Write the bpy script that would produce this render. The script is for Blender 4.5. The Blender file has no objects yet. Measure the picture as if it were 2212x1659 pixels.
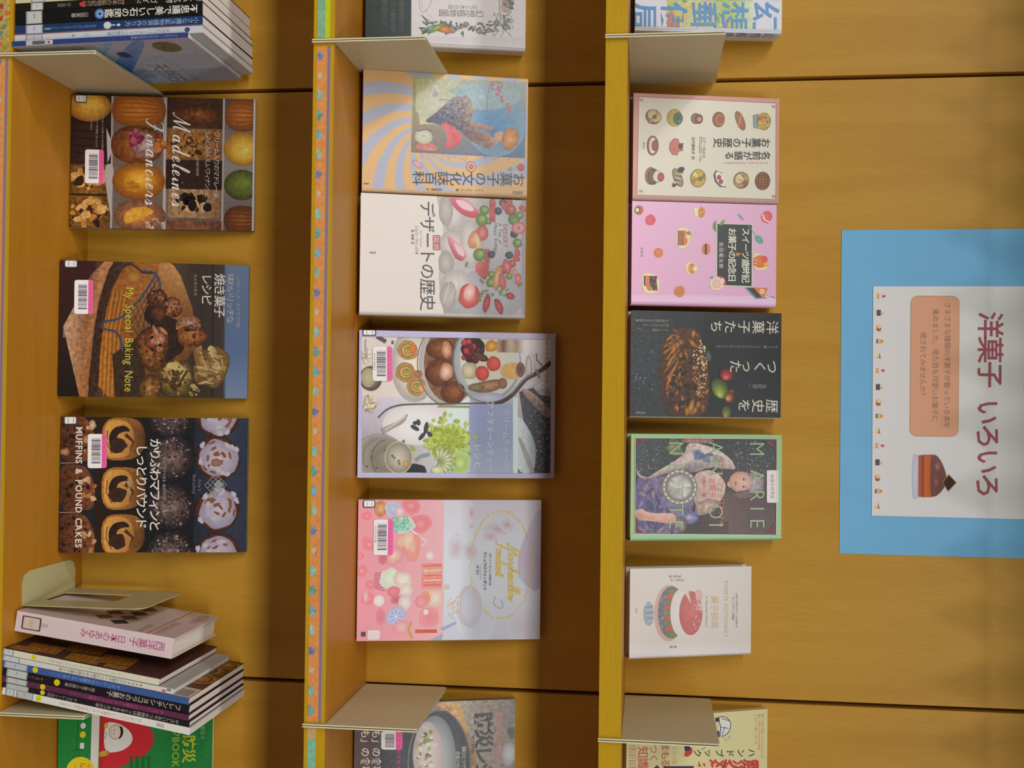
import bpy, bmesh, math, random
from mathutils import Vector, Matrix
R = math.radians
rnd = random.Random(7)
SC = bpy.context.scene
COL = SC.collection

# ------------------------------------------------------------------ camera, world, lamps, exposure
# A library display bookcase photographed with the camera held on its side: image right = up in the room.
cam = bpy.data.cameras.new('camera')
cam.sensor_fit = 'HORIZONTAL'
cam.sensor_width = 36.0
cam.lens = 39.855
camo = bpy.data.objects.new('camera', cam)
COL.objects.link(camo)
_f = Vector((-0.01546225, 0.99250471, -0.12122426))
_r = Vector((0.99981509, 0.01673341, 0.00947501))
_u = Vector((-0.01143249, 0.12105534, 0.99257992))
M = Matrix(((_u.x, -_r.x, -_f.x, 0.0), (_u.y, -_r.y, -_f.y, -1.47), (_u.z, -_r.z, -_f.z, 1.40), (0, 0, 0, 1)))
camo.matrix_world = M
SC.camera = camo

wd = bpy.data.worlds.new('room_air')
SC.world = wd
wd.use_nodes = True
wd.node_tree.nodes['Background'].inputs[0].default_value = (0.96, 0.98, 1.0, 1)
wd.node_tree.nodes['Background'].inputs[1].default_value = 0.08

def lamp(loc, sx, sy, e, spread=180, col=(1, 0.98, 0.95)):
    l = bpy.data.lights.new('ceiling_lamp', 'AREA')
    l.shape = 'RECTANGLE'; l.size = sx; l.size_y = sy; l.energy = e; l.color = col; l.spread = R(spread)
    o = bpy.data.objects.new('ceiling_lamp', l)
    COL.objects.link(o); o.location = loc
    return o
for lx, e in ((-1.65, 14), (0.42, 8), (2.45, 6)): lamp((lx, -1.37, 2.66), 0.16, 0.16, e, spread=140)
for lx, e in ((-1.5, 88), (1.3, 49)): lamp((lx, -2.75, 2.66), 2.0, 0.8, e)

vs = SC.view_settings
vs.view_transform = 'Standard'
vs.look = 'None'
vs.gamma = 1.0
vs.use_curve_mapping = False
vs.exposure = 0.0

# ------------------------------------------------------------------ materials
def lin1(c):
    c /= 255.0
    return c / 12.92 if c <= 0.04045 else ((c + 0.055) / 1.055) ** 2.4

def hexlin(h, gain=1.0):
    return tuple(min(0.92, lin1(int(h[i:i + 2], 16)) * gain) for i in (0, 2, 4))

def new_mat(name, rough=0.5, spec=0.4):
    m = bpy.data.materials.new(name)
    m.use_nodes = True
    b = m.node_tree.nodes['Principled BSDF']
    b.inputs['Roughness'].default_value = rough
    b.inputs['Specular IOR Level'].default_value = spec
    return m, m.node_tree.nodes, m.node_tree.links, b

def print_mat(name, rough, spec, film=0.0):
    """printed paper: the ink colour is stored on the mesh, alpha says how much photographic mottling the print has"""
    m, N, L, b = new_mat(name, rough, spec)
    a = N.new('ShaderNodeVertexColor'); a.layer_name = 'ink'
    tc = N.new('ShaderNodeTexCoord')
    n1 = N.new('ShaderNodeTexNoise'); n1.inputs['Scale'].default_value = 170; n1.inputs['Detail'].default_value = 8; n1.inputs['Roughness'].default_value = 0.65
    mr = N.new('ShaderNodeMapRange'); mr.inputs[1].default_value = 0.33; mr.inputs[2].default_value = 0.67
    mr.inputs[3].default_value = 0.15; mr.inputs[4].default_value = 1.85
    mx = N.new('ShaderNodeMix'); mx.data_type = 'RGBA'; mx.blend_type = 'MULTIPLY'
    L.new(tc.outputs['Object'], n1.inputs['Vector'])
    L.new(n1.outputs['Fac'], mr.inputs[0])
    L.new(a.outputs['Alpha'], mx.inputs[0])
    L.new(a.outputs['Color'], mx.inputs[6])
    L.new(mr.outputs[0], mx.inputs[7])
    L.new(mx.outputs[2], b.inputs['Base Color'])
    if film:
        n2 = N.new('ShaderNodeTexNoise'); n2.inputs['Scale'].default_value = 1000; n2.inputs['Detail'].default_value = 2
        bp = N.new('ShaderNodeBump'); bp.inputs['Strength'].default_value = film; bp.inputs['Distance'].default_value = 0.0006
        L.new(tc.outputs['Object'], n2.inputs['Vector'])
        L.new(n2.outputs['Fac'], bp.inputs['Height'])
        L.new(bp.outputs['Normal'], b.inputs['Normal'])
    return m

M_FILM = print_mat('laminated_print', 0.34, 0.45, 0.10)
M_SOFT = print_mat('satin_print', 0.5, 0.3)
M_MATT = print_mat('matt_paper_print', 0.75, 0.15)

def wood_mat(name, base, dark, light, grain_axis='Z', scale=1.0, rough=0.42):
    m, N, L, b = new_mat(name, rough, 0.25)
    tc = N.new('ShaderNodeTexCoord')
    mp = N.new('ShaderNodeMapping')
    s = [5.5 * scale] * 3
    s['XYZ'.index(grain_axis)] = 0.5 * scale
    mp.inputs['Scale'].default_value = s
    L.new(tc.outputs['Object'], mp.inputs['Vector'])
    n0 = N.new('ShaderNodeTexNoise'); n0.inputs['Scale'].default_value = 1.6; n0.inputs['Detail'].default_value = 2
    L.new(mp.outputs[0], n0.inputs['Vector'])
    n1 = N.new('ShaderNodeTexNoise'); n1.inputs['Scale'].default_value = 3.2; n1.inputs['Detail'].default_value = 6; n1.inputs['Distortion'].default_value = 1.4
    L.new(mp.outputs[0], n1.inputs['Vector'])
    wv = N.new('ShaderNodeMath'); wv.operation = 'MULTIPLY'; wv.inputs[1].default_value = 22.0
    L.new(n0.outputs['Fac'], wv.inputs[0])
    sn = N.new('ShaderNodeMath'); sn.operation = 'SINE'
    L.new(wv.outputs[0], sn.inputs[0])
    mr = N.new('ShaderNodeMapRange'); mr.inputs[1].default_value = -1; mr.inputs[2].default_value = 1; mr.inputs[3].default_value = 0.0; mr.inputs[4].default_value = 0.42
    L.new(sn.outputs[0], mr.inputs[0])
    ad = N.new('ShaderNodeMath'); ad.operation = 'ADD'
    L.new(mr.outputs[0], ad.inputs[0])
    mr2 = N.new('ShaderNodeMapRange'); mr2.inputs[1].default_value = 0.3; mr2.inputs[2].default_value = 0.7; mr2.inputs[3].default_value = 0; mr2.inputs[4].default_value = 0.58
    L.new(n1.outputs['Fac'], mr2.inputs[0])
    L.new(mr2.outputs[0], ad.inputs[1])
    cr = N.new('ShaderNodeValToRGB')
    cr.color_ramp.elements[0].position = 0.05; cr.color_ramp.elements[0].color = (*dark, 1)
    cr.color_ramp.elements[1].position = 0.95; cr.color_ramp.elements[1].color = (*light, 1)
    e = cr.color_ramp.elements.new(0.5); e.color = (*base, 1)
    L.new(ad.outputs[0], cr.inputs[0])
    # fine pores
    mp2 = N.new('ShaderNodeMapping'); s2 = [420.0] * 3; s2['XYZ'.index(grain_axis)] = 26.0
    mp2.inputs['Scale'].default_value = s2
    L.new(tc.outputs['Object'], mp2.inputs['Vector'])
    n3 = N.new('ShaderNodeTexNoise'); n3.inputs['Scale'].default_value = 1.0; n3.inputs['Detail'].default_value = 3
    L.new(mp2.outputs[0], n3.inputs['Vector'])
    mr3 = N.new('ShaderNodeMapRange'); mr3.inputs[1].default_value = 0.35; mr3.inputs[2].default_value = 0.65; mr3.inputs[3].default_value = 0.95; mr3.inputs[4].default_value = 1.03
    L.new(n3.outputs['Fac'], mr3.inputs[0])
    mx = N.new('ShaderNodeMix'); mx.data_type = 'RGBA'; mx.blend_type = 'MULTIPLY'; mx.inputs[0].default_value = 1
    L.new(cr.outputs[0], mx.inputs[6]); L.new(mr3.outputs[0], mx.inputs[7])
    L.new(mx.outputs[2], b.inputs['Base Color'])
    return m

M_PANEL = wood_mat('beech_veneer_panel', (0.600, 0.315, 0.034), (0.560, 0.282, 0.027), (0.635, 0.342, 0.041), 'Z')
M_BOARD = wood_mat('beech_veneer_board', (0.440, 0.185, 0.014), (0.412, 0.168, 0.011), (0.466, 0.200, 0.017), 'X')
M_EDGE = wood_mat('mustard_edge_banding', (0.55, 0.325, 0.006), (0.53, 0.310, 0.005), (0.57, 0.340, 0.007), 'X', 0.6, 0.5)

def plain_mat(name, rgb, rough=0.5, spec=0.4, noise=0.06, nscale=60, metallic=0.0):
    m, N, L, b = new_mat(name, rough, spec)
    b.inputs['Metallic'].default_value = metallic
    tc = N.new('ShaderNodeTexCoord')
    n = N.new('ShaderNodeTexNoise'); n.inputs['Scale'].default_value = nscale; n.inputs['Detail'].default_value = 3
    L.new(tc.outputs['Object'], n.inputs['Vector'])
    mr = N.new('ShaderNodeMapRange'); mr.inputs[3].default_value = 1 - noise; mr.inputs[4].default_value = 1 + noise
    L.new(n.outputs['Fac'], mr.inputs[0])
    mx = N.new('ShaderNodeMix'); mx.data_type = 'RGBA'; mx.blend_type = 'MULTIPLY'; mx.inputs[0].default_value = 1
    mx.inputs[6].default_value = (*rgb, 1)
    L.new(mr.outputs[0], mx.inputs[7])
    L.new(mx.outputs[2], b.inputs['Base Color'])
    return m

M_STEEL = plain_mat('taupe_enamel_steel', hexlin('aea484', 1.5), 0.42, 0.4, 0.03)
M_RIM = plain_mat('pale_enamel_rim', hexlin('cfcaa8', 1.2), 0.4, 0.5, 0.05)  # paler enamel colour than the divider plates
M_BEIGE = plain_mat('beige_enamel_steel', hexlin('b9b083', 1.0), 0.38, 0.45, 0.03)
M_WALL = plain_mat('grey_wall_paint', (0.10, 0.09, 0.08), 0.9, 0.1)
M_FLOOR = plain_mat('brown_carpet', (0.22, 0.16, 0.11), 0.95, 0.05, 0.3, 400)
M_RED = plain_mat('red_ribbon', (0.55, 0.03, 0.03), 0.6, 0.2)

def page_mat(name, rgb):
    m, N, L, b = new_mat(name, 0.85, 0.1)
    tc = N.new('ShaderNodeTexCoord')
    mp = N.new('ShaderNodeMapping'); mp.inputs['Scale'].default_value = (6, 1400, 6)
    n = N.new('ShaderNodeTexNoise'); n.inputs['Scale'].default_value = 1.0; n.inputs['Detail'].default_value = 2
    L.new(tc.outputs['Object'], mp.inputs['Vector']); L.new(mp.outputs[0], n.inputs['Vector'])
    mr = N.new('ShaderNodeMapRange'); mr.inputs[1].default_value = 0.3; mr.inputs[2].default_value = 0.7; mr.inputs[3].default_value = 0.78; mr.inputs[4].default_value = 1.05
    L.new(n.outputs['Fac'], mr.inputs[0])
    mx = N.new('ShaderNodeMix'); mx.data_type = 'RGBA'; mx.blend_type = 'MULTIPLY'; mx.inputs[0].default_value = 1
    mx.inputs[6].default_value = (*rgb, 1)
    L.new(mr.outputs[0], mx.inputs[7]); L.new(mx.outputs[2], b.inputs['Base Color'])
    return m
M_PAGE = page_mat('cream_page_edges', hexlin('ece4cf', 1.0))
M_PAGEX = page_mat('white_page_edges', hexlin('e8e0d4', 1.0))
for _n in M_PAGEX.node_tree.nodes:
    if _n.type == 'MAPPING': _n.inputs['Scale'].default_value = (1400, 6, 6)

# ------------------------------------------------------------------ mesh helpers
class MB:
    """collects polygons with per-corner ink colours and builds ONE mesh object"""
    def __init__(s):
        s.v = []; s.f = []; s.c = []
    def face(s, pts, cols):
        i = len(s.v)
        s.v.extend(pts); s.f.append(tuple(range(i, i + len(pts))))
        if isinstance(cols, tuple): cols = [cols] * len(pts)
        s.c.extend(cols)
    def solid(s, verts, faces, col=(0.5, 0.5, 0.5, 0.0)):
        for f in faces: s.face([verts[k] for k in f], col)
    def box(s, x0, y0, z0, x1, y1, z1, col=(0.5, 0.5, 0.5, 0.0)):
        v = [(x0, y0, z0), (x1, y0, z0), (x1, y1, z0), (x0, y1, z0), (x0, y0, z1), (x1, y0, z1), (x1, y1, z1), (x0, y1, z1)]
        s.solid(v, [(0, 3, 2, 1), (4, 5, 6, 7), (0, 1, 5, 4), (1, 2, 6, 5), (2, 3, 7, 6), (3, 0, 4, 7)], col)
    def prism(s, poly, z0, z1, col, axis='z'):
        """extrude a counter-clockwise 2-D outline"""
        n = len(poly)
        def P(a, b, c): return {'z': (a, b, c), 'x': (c, a, b), 'y': (a, c, b)}[axis]
        lo = [P(a, b, z0) for a, b in poly]; hi = [P(a, b, z1) for a, b in poly]
        s.face(lo[::-1], col); s.face(hi, col)
        for i in range(n):
            j = (i + 1) % n
            s.face([lo[i], lo[j], hi[j], hi[i]], col)
    def build(s, name, mat, parent=None, merge=False, bevel=0.0):
        me = bpy.data.meshes.new(name)
        me.from_pydata(s.v, [], s.f)
        ca = me.color_attributes.new('ink', 'FLOAT_COLOR', 'CORNER')
        flat = []
        for c in s.c: flat.extend(c)
        ca.data.foreach_set('color', flat)
        if merge:
            bm = bmesh.new(); bm.from_mesh(me)
            bmesh.ops.remove_doubles(bm, verts=bm.verts, dist=1e-6)
            bmesh.ops.recalc_face_normals(bm, faces=bm.faces)
            bm.to_mesh(me); bm.free()
        me.materials.append(mat)
        o = bpy.data.objects.new(name, me)
        COL.objects.link(o)
        if parent: o.parent = parent
        if bevel:
            b = o.modifiers.new('edge_rounding', 'BEVEL'); b.width = bevel; b.segments = 2; b.limit_method = 'ANGLE'
        return o

def empty(name, loc=(0, 0, 0), rot=(0, 0, 0)):
    o = bpy.data.objects.new(name, None)
    o.empty_display_size = 0.02
    COL.objects.link(o); o.location = loc; o.rotation_euler = rot
    return o

def tag(o, label, cat=None, group=None, kind=None):
    o['label'] = label
    if cat: o['category'] = cat
    if group: o['group'] = group
    if kind: o['kind'] = kind
    return o

def arc(cx, cy, r, a0, a1, n=5):
    return [(cx + r * math.cos(R(a0 + (a1 - a0) * i / n)), cy + r * math.sin(R(a0 + (a1 - a0) * i / n))) for i in range(n + 1)]

# ------------------------------------------------------------------ printed artwork
GLYPH = {}
def glyph(ch, bold=0.0):
    k = (ch, bold)
    if k not in GLYPH:
        cu = bpy.data.curves.new('g', 'FONT')
        cu.body = ch; cu.resolution_u = 2; cu.offset = bold
        o = bpy.data.objects.new('g', cu)
        me = o.to_mesh()
        vs_ = [(v.co.x, v.co.y) for v in me.vertices]
        fs_ = [tuple(p.vertices) for p in me.polygons]
        o.to_mesh_clear()
        bpy.data.objects.remove(o); bpy.data.curves.remove(cu)
        xs = [a for a, b in vs_] or [0]
        GLYPH[k] = (vs_, fs_, max(xs) + 0.06)
    return GLYPH[k]

def homography(src, dst):
    A = []; b = []
    for (x, y), (u, v) in zip(src, dst):
        A.append([x, y, 1, 0, 0, 0, -u * x, -u * y]); b.append(u)
        A.append([0, 0, 0, x, y, 1, -v * x, -v * y]); b.append(v)
    n = 8
    for i in range(n):
        p = max(range(i, n), key=lambda r: abs(A[r][i]))
        A[i], A[p] = A[p], A[i]; b[i], b[p] = b[p], b[i]
        for r in range(n):
            if r != i:
                k = A[r][i] / A[i][i]
                if k:
                    A[r] = [x - k * y for x, y in zip(A[r], A[i])]; b[r] -= k * b[i]
    return [b[i] / A[i][i] for i in range(n)] + [1.0]

_o = [(.30, .36), (.20, .42), (.06, .34), (.03, .12), (.14, .0), (.28, .12), (.31, .40)]
SCRIPT = {
    'a': ([_o, [(.31, .42), (.28, .1), (.36, .0), (.46, .12)]], .42),
    'c': ([[(.29, .34), (.22, .42), (.08, .36), (.03, .14), (.12, .0), (.26, .03), (.36, .14)]], .33),
    'd': ([_o, [(.36, 1.0), (.30, .3), (.30, .06), (.38, .0), (.48, .12)]], .44),
    'e': ([[(.02, .12), (.16, .20), (.28, .34), (.20, .44), (.06, .34), (.05, .08), (.16, .0), (.34, .12)]], .32),
    'h': ([[(.0, .1), (.2, .7), (.24, 1.0), (.15, 1.0), (.1, .5), (.06, .0)], [(.07, .2), (.2, .4), (.3, .4), (.28, .1), (.34, .0), (.44, .12)]], .42),
    'i': ([[(.0, .12), (.1, .42), (.07, .1), (.13, .0), (.24, .12)], [(.13, .58), (.15, .62)]], .22),
    'l': ([[(.0, .12), (.2, .6), (.26, 1.0), (.17, 1.0), (.09, .5), (.07, .06), (.15, .0), (.26, .12)]], .24),
    'm': ([[(.0, .3), (.08, .42), (.06, .0)], [(.07, .2), (.18, .4), (.25, .4), (.22, .0)], [(.23, .2), (.34, .4), (.42, .38), (.39, .08), (.45, .0), (.56, .12)]], .54),
    'n': ([[(.0, .3), (.08, .42), (.06, .0)], [(.07, .2), (.2, .4), (.28, .38), (.25, .08), (.31, .0), (.42, .12)]], .40),
    'o': ([[(.16, .42), (.05, .34), (.03, .1), (.14, .0), (.28, .12), (.28, .34), (.16, .42), (.24, .34), (.40, .36)]], .36),
    'r': ([[(.0, .12), (.1, .46), (.14, .38), (.26, .38), (.22, .1), (.28, .0), (.38, .12)]], .34),
    's': ([[(.0, .1), (.14, .46), (.24, .2), (.18, .0), (.04, .04)], [(.2, .02), (.36, .12)]], .30),
    't': ([[(.0, .12), (.14, .8), (.09, .1), (.15, .0), (.26, .12)], [(.02, .5), (.26, .54)]], .25),
    'w': ([[(.0, .34), (.07, .42), (.05, .06), (.14, .0), (.24, .4), (.22, .06), (.3, .0), (.42, .38), (.5, .34)]], .46),
    'F': ([[(-.1, .85), (.0, 1.0), (.3, .95), (.62, 1.04)], [(.36, .97), (.28, .4), (.16, .02), (.0, .0), (-.06, .14)], [(.12, .5), (.32, .54), (.46, .5)]], .56),
    'M': ([[(-.12, .1), (-.02, .0), (.1, .2), (.28, 1.0)], [(.28, 1.0), (.3, .4), (.36, .04)], [(.36, .04), (.56, .7), (.68, 1.0)], [(.68, 1.0), (.64, .3), (.7, .0), (.82, .12)]], .80),
}

class Art:
    """ink on a flat sheet w x h metres. Shapes are drawn on a layout sheet whose four corners
    (top-left, top-right, bottom-right, bottom-left of the upright cover) are given; layout +x is up, +y is right."""
    STEP = 4e-6
    def __init__(s, w, h, quad, gain=1.0, seed=1):
        s.w, s.h, s.gain = w, h, gain
        s.H = homography(quad, [(0, h), (w, h), (w, 0), (0, 0)])
        s.polys = []      # (list of (x,y), list of colours, depth)
        s.z = 1.2e-4
        s.rn = random.Random(seed)
        s.cr(0, 0, 1)
    def cr(s, x0, y0, k): s.x0, s.y0, s.k = x0, y0, k
    def m(s, p):
        x = s.x0 + p[0] / s.k; y = s.y0 + p[1] / s.k
        H = s.H; d = H[6] * x + H[7] * y + 1.0
        return ((H[0] * x + H[1] * y + H[2]) / d, (H[3] * x + H[4] * y + H[5]) / d)
    def C(s, h, g=0.0):
        if isinstance(h, tuple): return h
        return (*hexlin(h, s.gain), min(1.0, g * 1.6))
    def up(s): s.z += s.STEP
    def raw(s, pts, cols):
        w, h = s.w, s.h
        if isinstance(cols, tuple): cols = [cols] * len(pts)
        if all(0 <= x <= w and 0 <= y <= h for x, y in pts):
            s.polys.append((pts, cols, s.z)); return
        P = [(x, y, c) for (x, y), c in zip(pts, cols)]
        for ax, lim, sg in ((0, 0, 1), (0, w, -1), (1, 0, 1), (1, h, -1)):
            Q = []
            for i in range(len(P)):
                a, b = P[i - 1], P[i]
                ia, ib = (a[ax] - lim) * sg >= 0, (b[ax] - lim) * sg >= 0
                if ia != ib:
                    t = (lim - a[ax]) / (b[ax] - a[ax])
                    Q.append((a[0] + t * (b[0] - a[0]), a[1] + t * (b[1] - a[1]), tuple(p + t * (q - p) for p, q in zip(a[2], b[2]))))
                if ib: Q.append(b)
            P = Q
            if len(P) < 3: return
        s.polys.append(([(a, b) for a, b, c in P], [c for a, b, c in P], s.z))
    def bg(s, col, g=0.0, col2=None):
        """whole sheet; col2 = colour at the top edge"""
        a = s.C(col, g); b = s.C(col2, g) if col2 else a
        s.raw([(0, 0), (s.w, 0), (s.w, s.h), (0, s.h)], [a, a, b, b]); s.up()
    def poly(s, pts, col, g=0.0, sm=None):
        c = [s.C(k, g) for k in col] if isinstance(col, list) else s.C(col, g)
        if sm is None: sm = 2 if len(pts) >= 5 else 0
        for _ in range(sm):
            q, qc = [], []
            for i in range(len(pts)):
                u, v = pts[i], pts[(i + 1) % len(pts)]
                for t in (0.22, 0.78):
                    q.append((u[0] + (v[0] - u[0]) * t, u[1] + (v[1] - u[1]) * t))
                    if isinstance(c, list):
                        cu, cv = c[i], c[(i + 1) % len(pts)]
                        qc.append(tuple(e + (f - e) * t for e, f in zip(cu, cv)))
            pts = q
            if isinstance(c, list): c = qc
        s.raw([s.m(p) for p in pts], c); s.up()
    def rect(s, x0, y0, x1, y1, col, g=0.0, n=1, axis='x'):
        """col may be a list of colours spread along the given axis"""
        if not isinstance(col, list):
            s.poly([(x0, y0), (x1, y0), (x1, y1), (x0, y1)], col, g); return
        k = len(col) - 1
        for i in range(k):
            a, b = s.C(col[i], g), s.C(col[i + 1], g)
            if axis == 'x':
                xa, xb = x0 + (x1 - x0) * i / k, x0 + (x1 - x0) * (i + 1) / k
                s.raw([s.m(p) for p in ((xa, y0), (xb, y0), (xb, y1), (xa, y1))], [a, b, b, a])
            else:
                ya, yb = y0 + (y1 - y0) * i / k, y0 + (y1 - y0) * (i + 1) / k
                s.raw([s.m(p) for p in ((x0, ya), (x1, ya), (x1, yb), (x0, yb))], [a, a, b, b])
        s.up()
    def rrect(s, x0, y0, x1, y1, r, col, g=0.0):
        s.poly(arc(x1 - r, y1 - r, r, 0, 90, 4) + arc(x0 + r, y1 - r, r, 90, 180, 4) + arc(x0 + r, y0 + r, r, 180, 270, 4) + arc(x1 - r, y0 + r, r, 270, 360, 4), col, g, 0)
    def ring(s, cx, cy, rx, ry, rot, n, jit, sq):
        out = []
        ph_ = [(kk, s.rn.uniform(0, 6.3)) for kk in (2, 3, 5, 7)]
        ca, sa = math.cos(R(rot)), math.sin(R(rot))
        for i in range(n):
            t = 2 * math.pi * i / n
            c, d = math.cos(t), math.sin(t)
            q = (abs(c) ** sq + abs(d) ** sq) ** (-1.0 / sq) if sq != 2 else 1.0
            if jit: q *= 1 + jit * 0.62 * sum(math.sin(kk * t + ph) / kk ** 0.4 for kk, ph in ph_)
            a, b = rx * c * q, ry * d * q
            out.append((cx + a * ca - b * sa, cy + a * sa + b * ca))
        return out
    def blob(s, cx, cy, rx, ry, cols, rot=0, n=28, jit=0.0, off=(0, 0), sq=2, g=0.0):
        """ellipse-like print shaded from centre (first colour) to rim (last)"""
        if isinstance(cols, str): cols = [cols]
        rim = s.ring(cx, cy, rx, ry, rot, n, jit, sq)
        c = [s.C(k, g) for k in cols]
        if len(c) == 1:
            s.raw([s.m(p) for p in rim], c[0]); s.up(); return
        ox, oy = cx + off[0], cy + off[1]
        k = len(c) - 1
        rings = []
        for j in range(1, k + 1):
            t = j / k
            rings.append([(ox + (x - ox) * t, oy + (y - oy) * t) for x, y in rim])
        m0 = s.m((ox, oy)); mr = [[s.m(p) for p in rg] for rg in rings]
        for i in range(n):
            l = (i + 1) % n
            s.raw([m0, mr[0][i], mr[0][l]], [c[0], c[1], c[1]])
            for j in range(1, k):
                s.raw([mr[j - 1][i], mr[j][i], mr[j][l], mr[j - 1][l]], [c[j], c[j + 1], c[j + 1], c[j]])
        s.up()
    def line(s, pts, w, col, g=0.0, taper=False):
        c = s.C(col, g)
        if 4 <= len(pts) <= 12 and not isinstance(w, list) and pts[0] != pts[-1]:
            for _ in range(2):
                q = [pts[0]]
                for u, v in zip(pts, pts[1:]): q += [(u[0] * .75 + v[0] * .25, u[1] * .75 + v[1] * .25), (u[0] * .25 + v[0] * .75, u[1] * .25 + v[1] * .75)]
                pts = q + [pts[-1]]
        L, Rr = [], []
        n = len(pts)
        for i, (x, y) in enumerate(pts):
            a = pts[max(0, i - 1)]; b = pts[min(n - 1, i + 1)]
            dx, dy = b[0] - a[0], b[1] - a[1]; d = math.hypot(dx, dy) or 1
            h = (w[i] if isinstance(w, list) else w) / 2 * ((1 - 0.75 * i / (n - 1)) if taper else 1)
            L.append((x - dy / d * h, y + dx / d * h)); Rr.append((x + dy / d * h, y - dx / d * h))
        for i in range(n - 1):
            s.raw([s.m(p) for p in (L[i], L[i + 1], Rr[i + 1], Rr[i])], c)
        s.up()
    def loop(s, cx, cy, rx, ry, w, col, rot=0, n=22, a0=0, a1=360):
        ca, sa = math.cos(R(rot)), math.sin(R(rot))
        pts = []
        for i in range(n + 1):
            t = R(a0 + (a1 - a0) * i / n)
            a, b = rx * math.cos(t), ry * math.sin(t)
            pts.append((cx + a * ca - b * sa, cy + a * sa + b * ca))
        s.line(pts, w, col)
    def specks(s, cx, cy, rx, ry, n, size, cols, g=0.0, sq=False, k=9):
        for i in range(n):
            while True:
                a, b = s.rn.uniform(-1, 1), s.rn.uniform(-1, 1)
                if sq or a * a + b * b <= 1: break
            r = s.rn.uniform(*size)
            pts = s.ring(cx + a * rx, cy + b * ry, r * s.rn.uniform(0.6, 1.4), r * s.rn.uniform(0.6, 1.4), s.rn.uniform(0, 180), k, 0.22, 2)
            s.raw([s.m(p) for p in pts], s.C(s.rn.choice(cols), g))
            if i % 3 == 2: s.up()
        s.up()
    def text(s, st, x, y, size, col, d='h', bold=0.0, skew=0.0, pitch=1.0, wide=1.0, g=0.0):
        """d='h': written left to right from (x = baseline, y = left edge). d='v': written downwards from x = top, y = column centre"""
        c = s.C(col, g)
        k = size / 0.93
        pen = 0.0
        for ch in st:
            if ch == ' ':
                pen += 0.5 * size * pitch if d == 'h' else 0.6 * size * pitch; continue
            vs_, fs_, adv = glyph(ch, bold)
            cjk = ord(ch) > 0x2000
            if d == 'h':
                q = [s.m((x + b * k, y + pen + (a + skew * b) * k * wide)) for a, b in vs_]
                pen += (size if cjk else adv * k) * wide * pitch
            elif ch in 'ー―()「」【】…':
                q = [s.m((x - pen - a * k, y + (b - 0.38) * k)) for a, b in vs_]
                pen += size * pitch
            else:
                hw = 0.5 if cjk else adv / 2
                q = [s.m((x - pen - size * 0.86 + b * k, y + (a - hw) * k * wide)) for a, b in vs_]
                pen += (size if cjk else size * 0.85) * pitch
            for f in fs_: s.raw([q[i] for i in f], c)
        s.up()
    def script(s, st, x, y, size, w, col, skew=0.35, pitch=1.0):
        """copperplate-like handwriting drawn as pen strokes (x = baseline, y = left edge, size = capital height)"""
        pen = 0.0
        for ch in st:
            if ch == ' ': pen += 0.4 * pitch; continue
            strokes, adv = SCRIPT[ch]
            for st_ in strokes:
                q = st_
                for _ in range(2):
                    n_ = [q[0]]
                    for u, v in zip(q, q[1:]): n_ += [(u[0] * .75 + v[0] * .25, u[1] * .75 + v[1] * .25), (u[0] * .25 + v[0] * .75, u[1] * .25 + v[1] * .75)]
                    q = n_ + [q[-1]]
                P = [(x + b * size, y + (pen + a + skew * b) * size) for a, b in q]
                W = []
                for i in range(len(P)):
                    u, v = q[max(0, i - 1)], q[min(len(q) - 1, i + 1)]
                    W.append(w * (0.55 + 0.75 * max(0, -(v[1] - u[1]) / (math.hypot(v[0] - u[0], v[1] - u[1]) or 1))))
                s.line(P, W, col)
            pen += adv * pitch
    def place(s, mb, o, ex, ey, nrm):
        """put the print into mesh builder mb; o = sheet's lower left corner, nrm = outward"""
        o, ex, ey, nrm = map(Vector, (o, ex, ey, nrm))
        for pts, cols, z in s.polys:
            V = [tuple(o + ex * a + ey * b + nrm * z) for a, b in pts]
            a2 = sum(pts[i - 1][0] * pts[i][1] - pts[i][0] * pts[i - 1][1] for i in range(len(pts)))
            flip = (a2 < 0) == (ex.cross(ey).dot(nrm) > 0)
            if flip: V = V[::-1]; cols = cols[::-1]
            mb.face(V, list(cols))
    def sub(s):
        """an empty sheet lying on top of this one (stickers, bands)"""
        t = Art.__new__(Art)
        t.w, t.h, t.gain, t.H = s.w, s.h, s.gain, s.H
        t.polys = []; t.z = s.z + 6e-5; t.rn = random.Random(3); t.cr(s.x0, s.y0, s.k)
        return t

# ------------------------------------------------------------------ the setting
ZS = {1: 0.6318, 2: 1.0312, 3: 1.3710}       # tops of the three shelf boards
DEPTH, THICK = 0.1925, 0.0248
XL, XR = -0.4151, 0.3752                     # the two dark joints of the back panelling

def structure(name, x0, y0, z0, x1, y1, z1, mat):
    mb = MB(); mb.box(x0, y0, z0, x1, y1, z1)
    o = mb.build(name, mat); o['kind'] = 'structure'
    return o
structure('wall_back', -2.5, 0.032, 0, 2.5, 0.12, 2.8, M_WALL)
structure('floor', -2.5, -4.5, -0.05, 2.5, 0.032, 0.0, M_FLOOR)

case = empty('bookcase', (0, 0, 0))
tag(case, 'beech veneer library display bookcase with three open shelves and panelled back', 'bookcase')
for x0, x1 in ((-1.25, XL - 0.0027), (XL + 0.0027, XR - 0.0026), (XR + 0.0026, 1.25)):
    mb = MB(); mb.box(x0, 0, 0.0, x1, 0.020, 2.45)
    mb.build('back_panel', M_PANEL, case, True, 0.0006)
mb = MB(); mb.box(-1.25, 0.020, 0.0, 1.25, 0.032, 2.45)
mb.build('backing_board', M_WALL, case)

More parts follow.
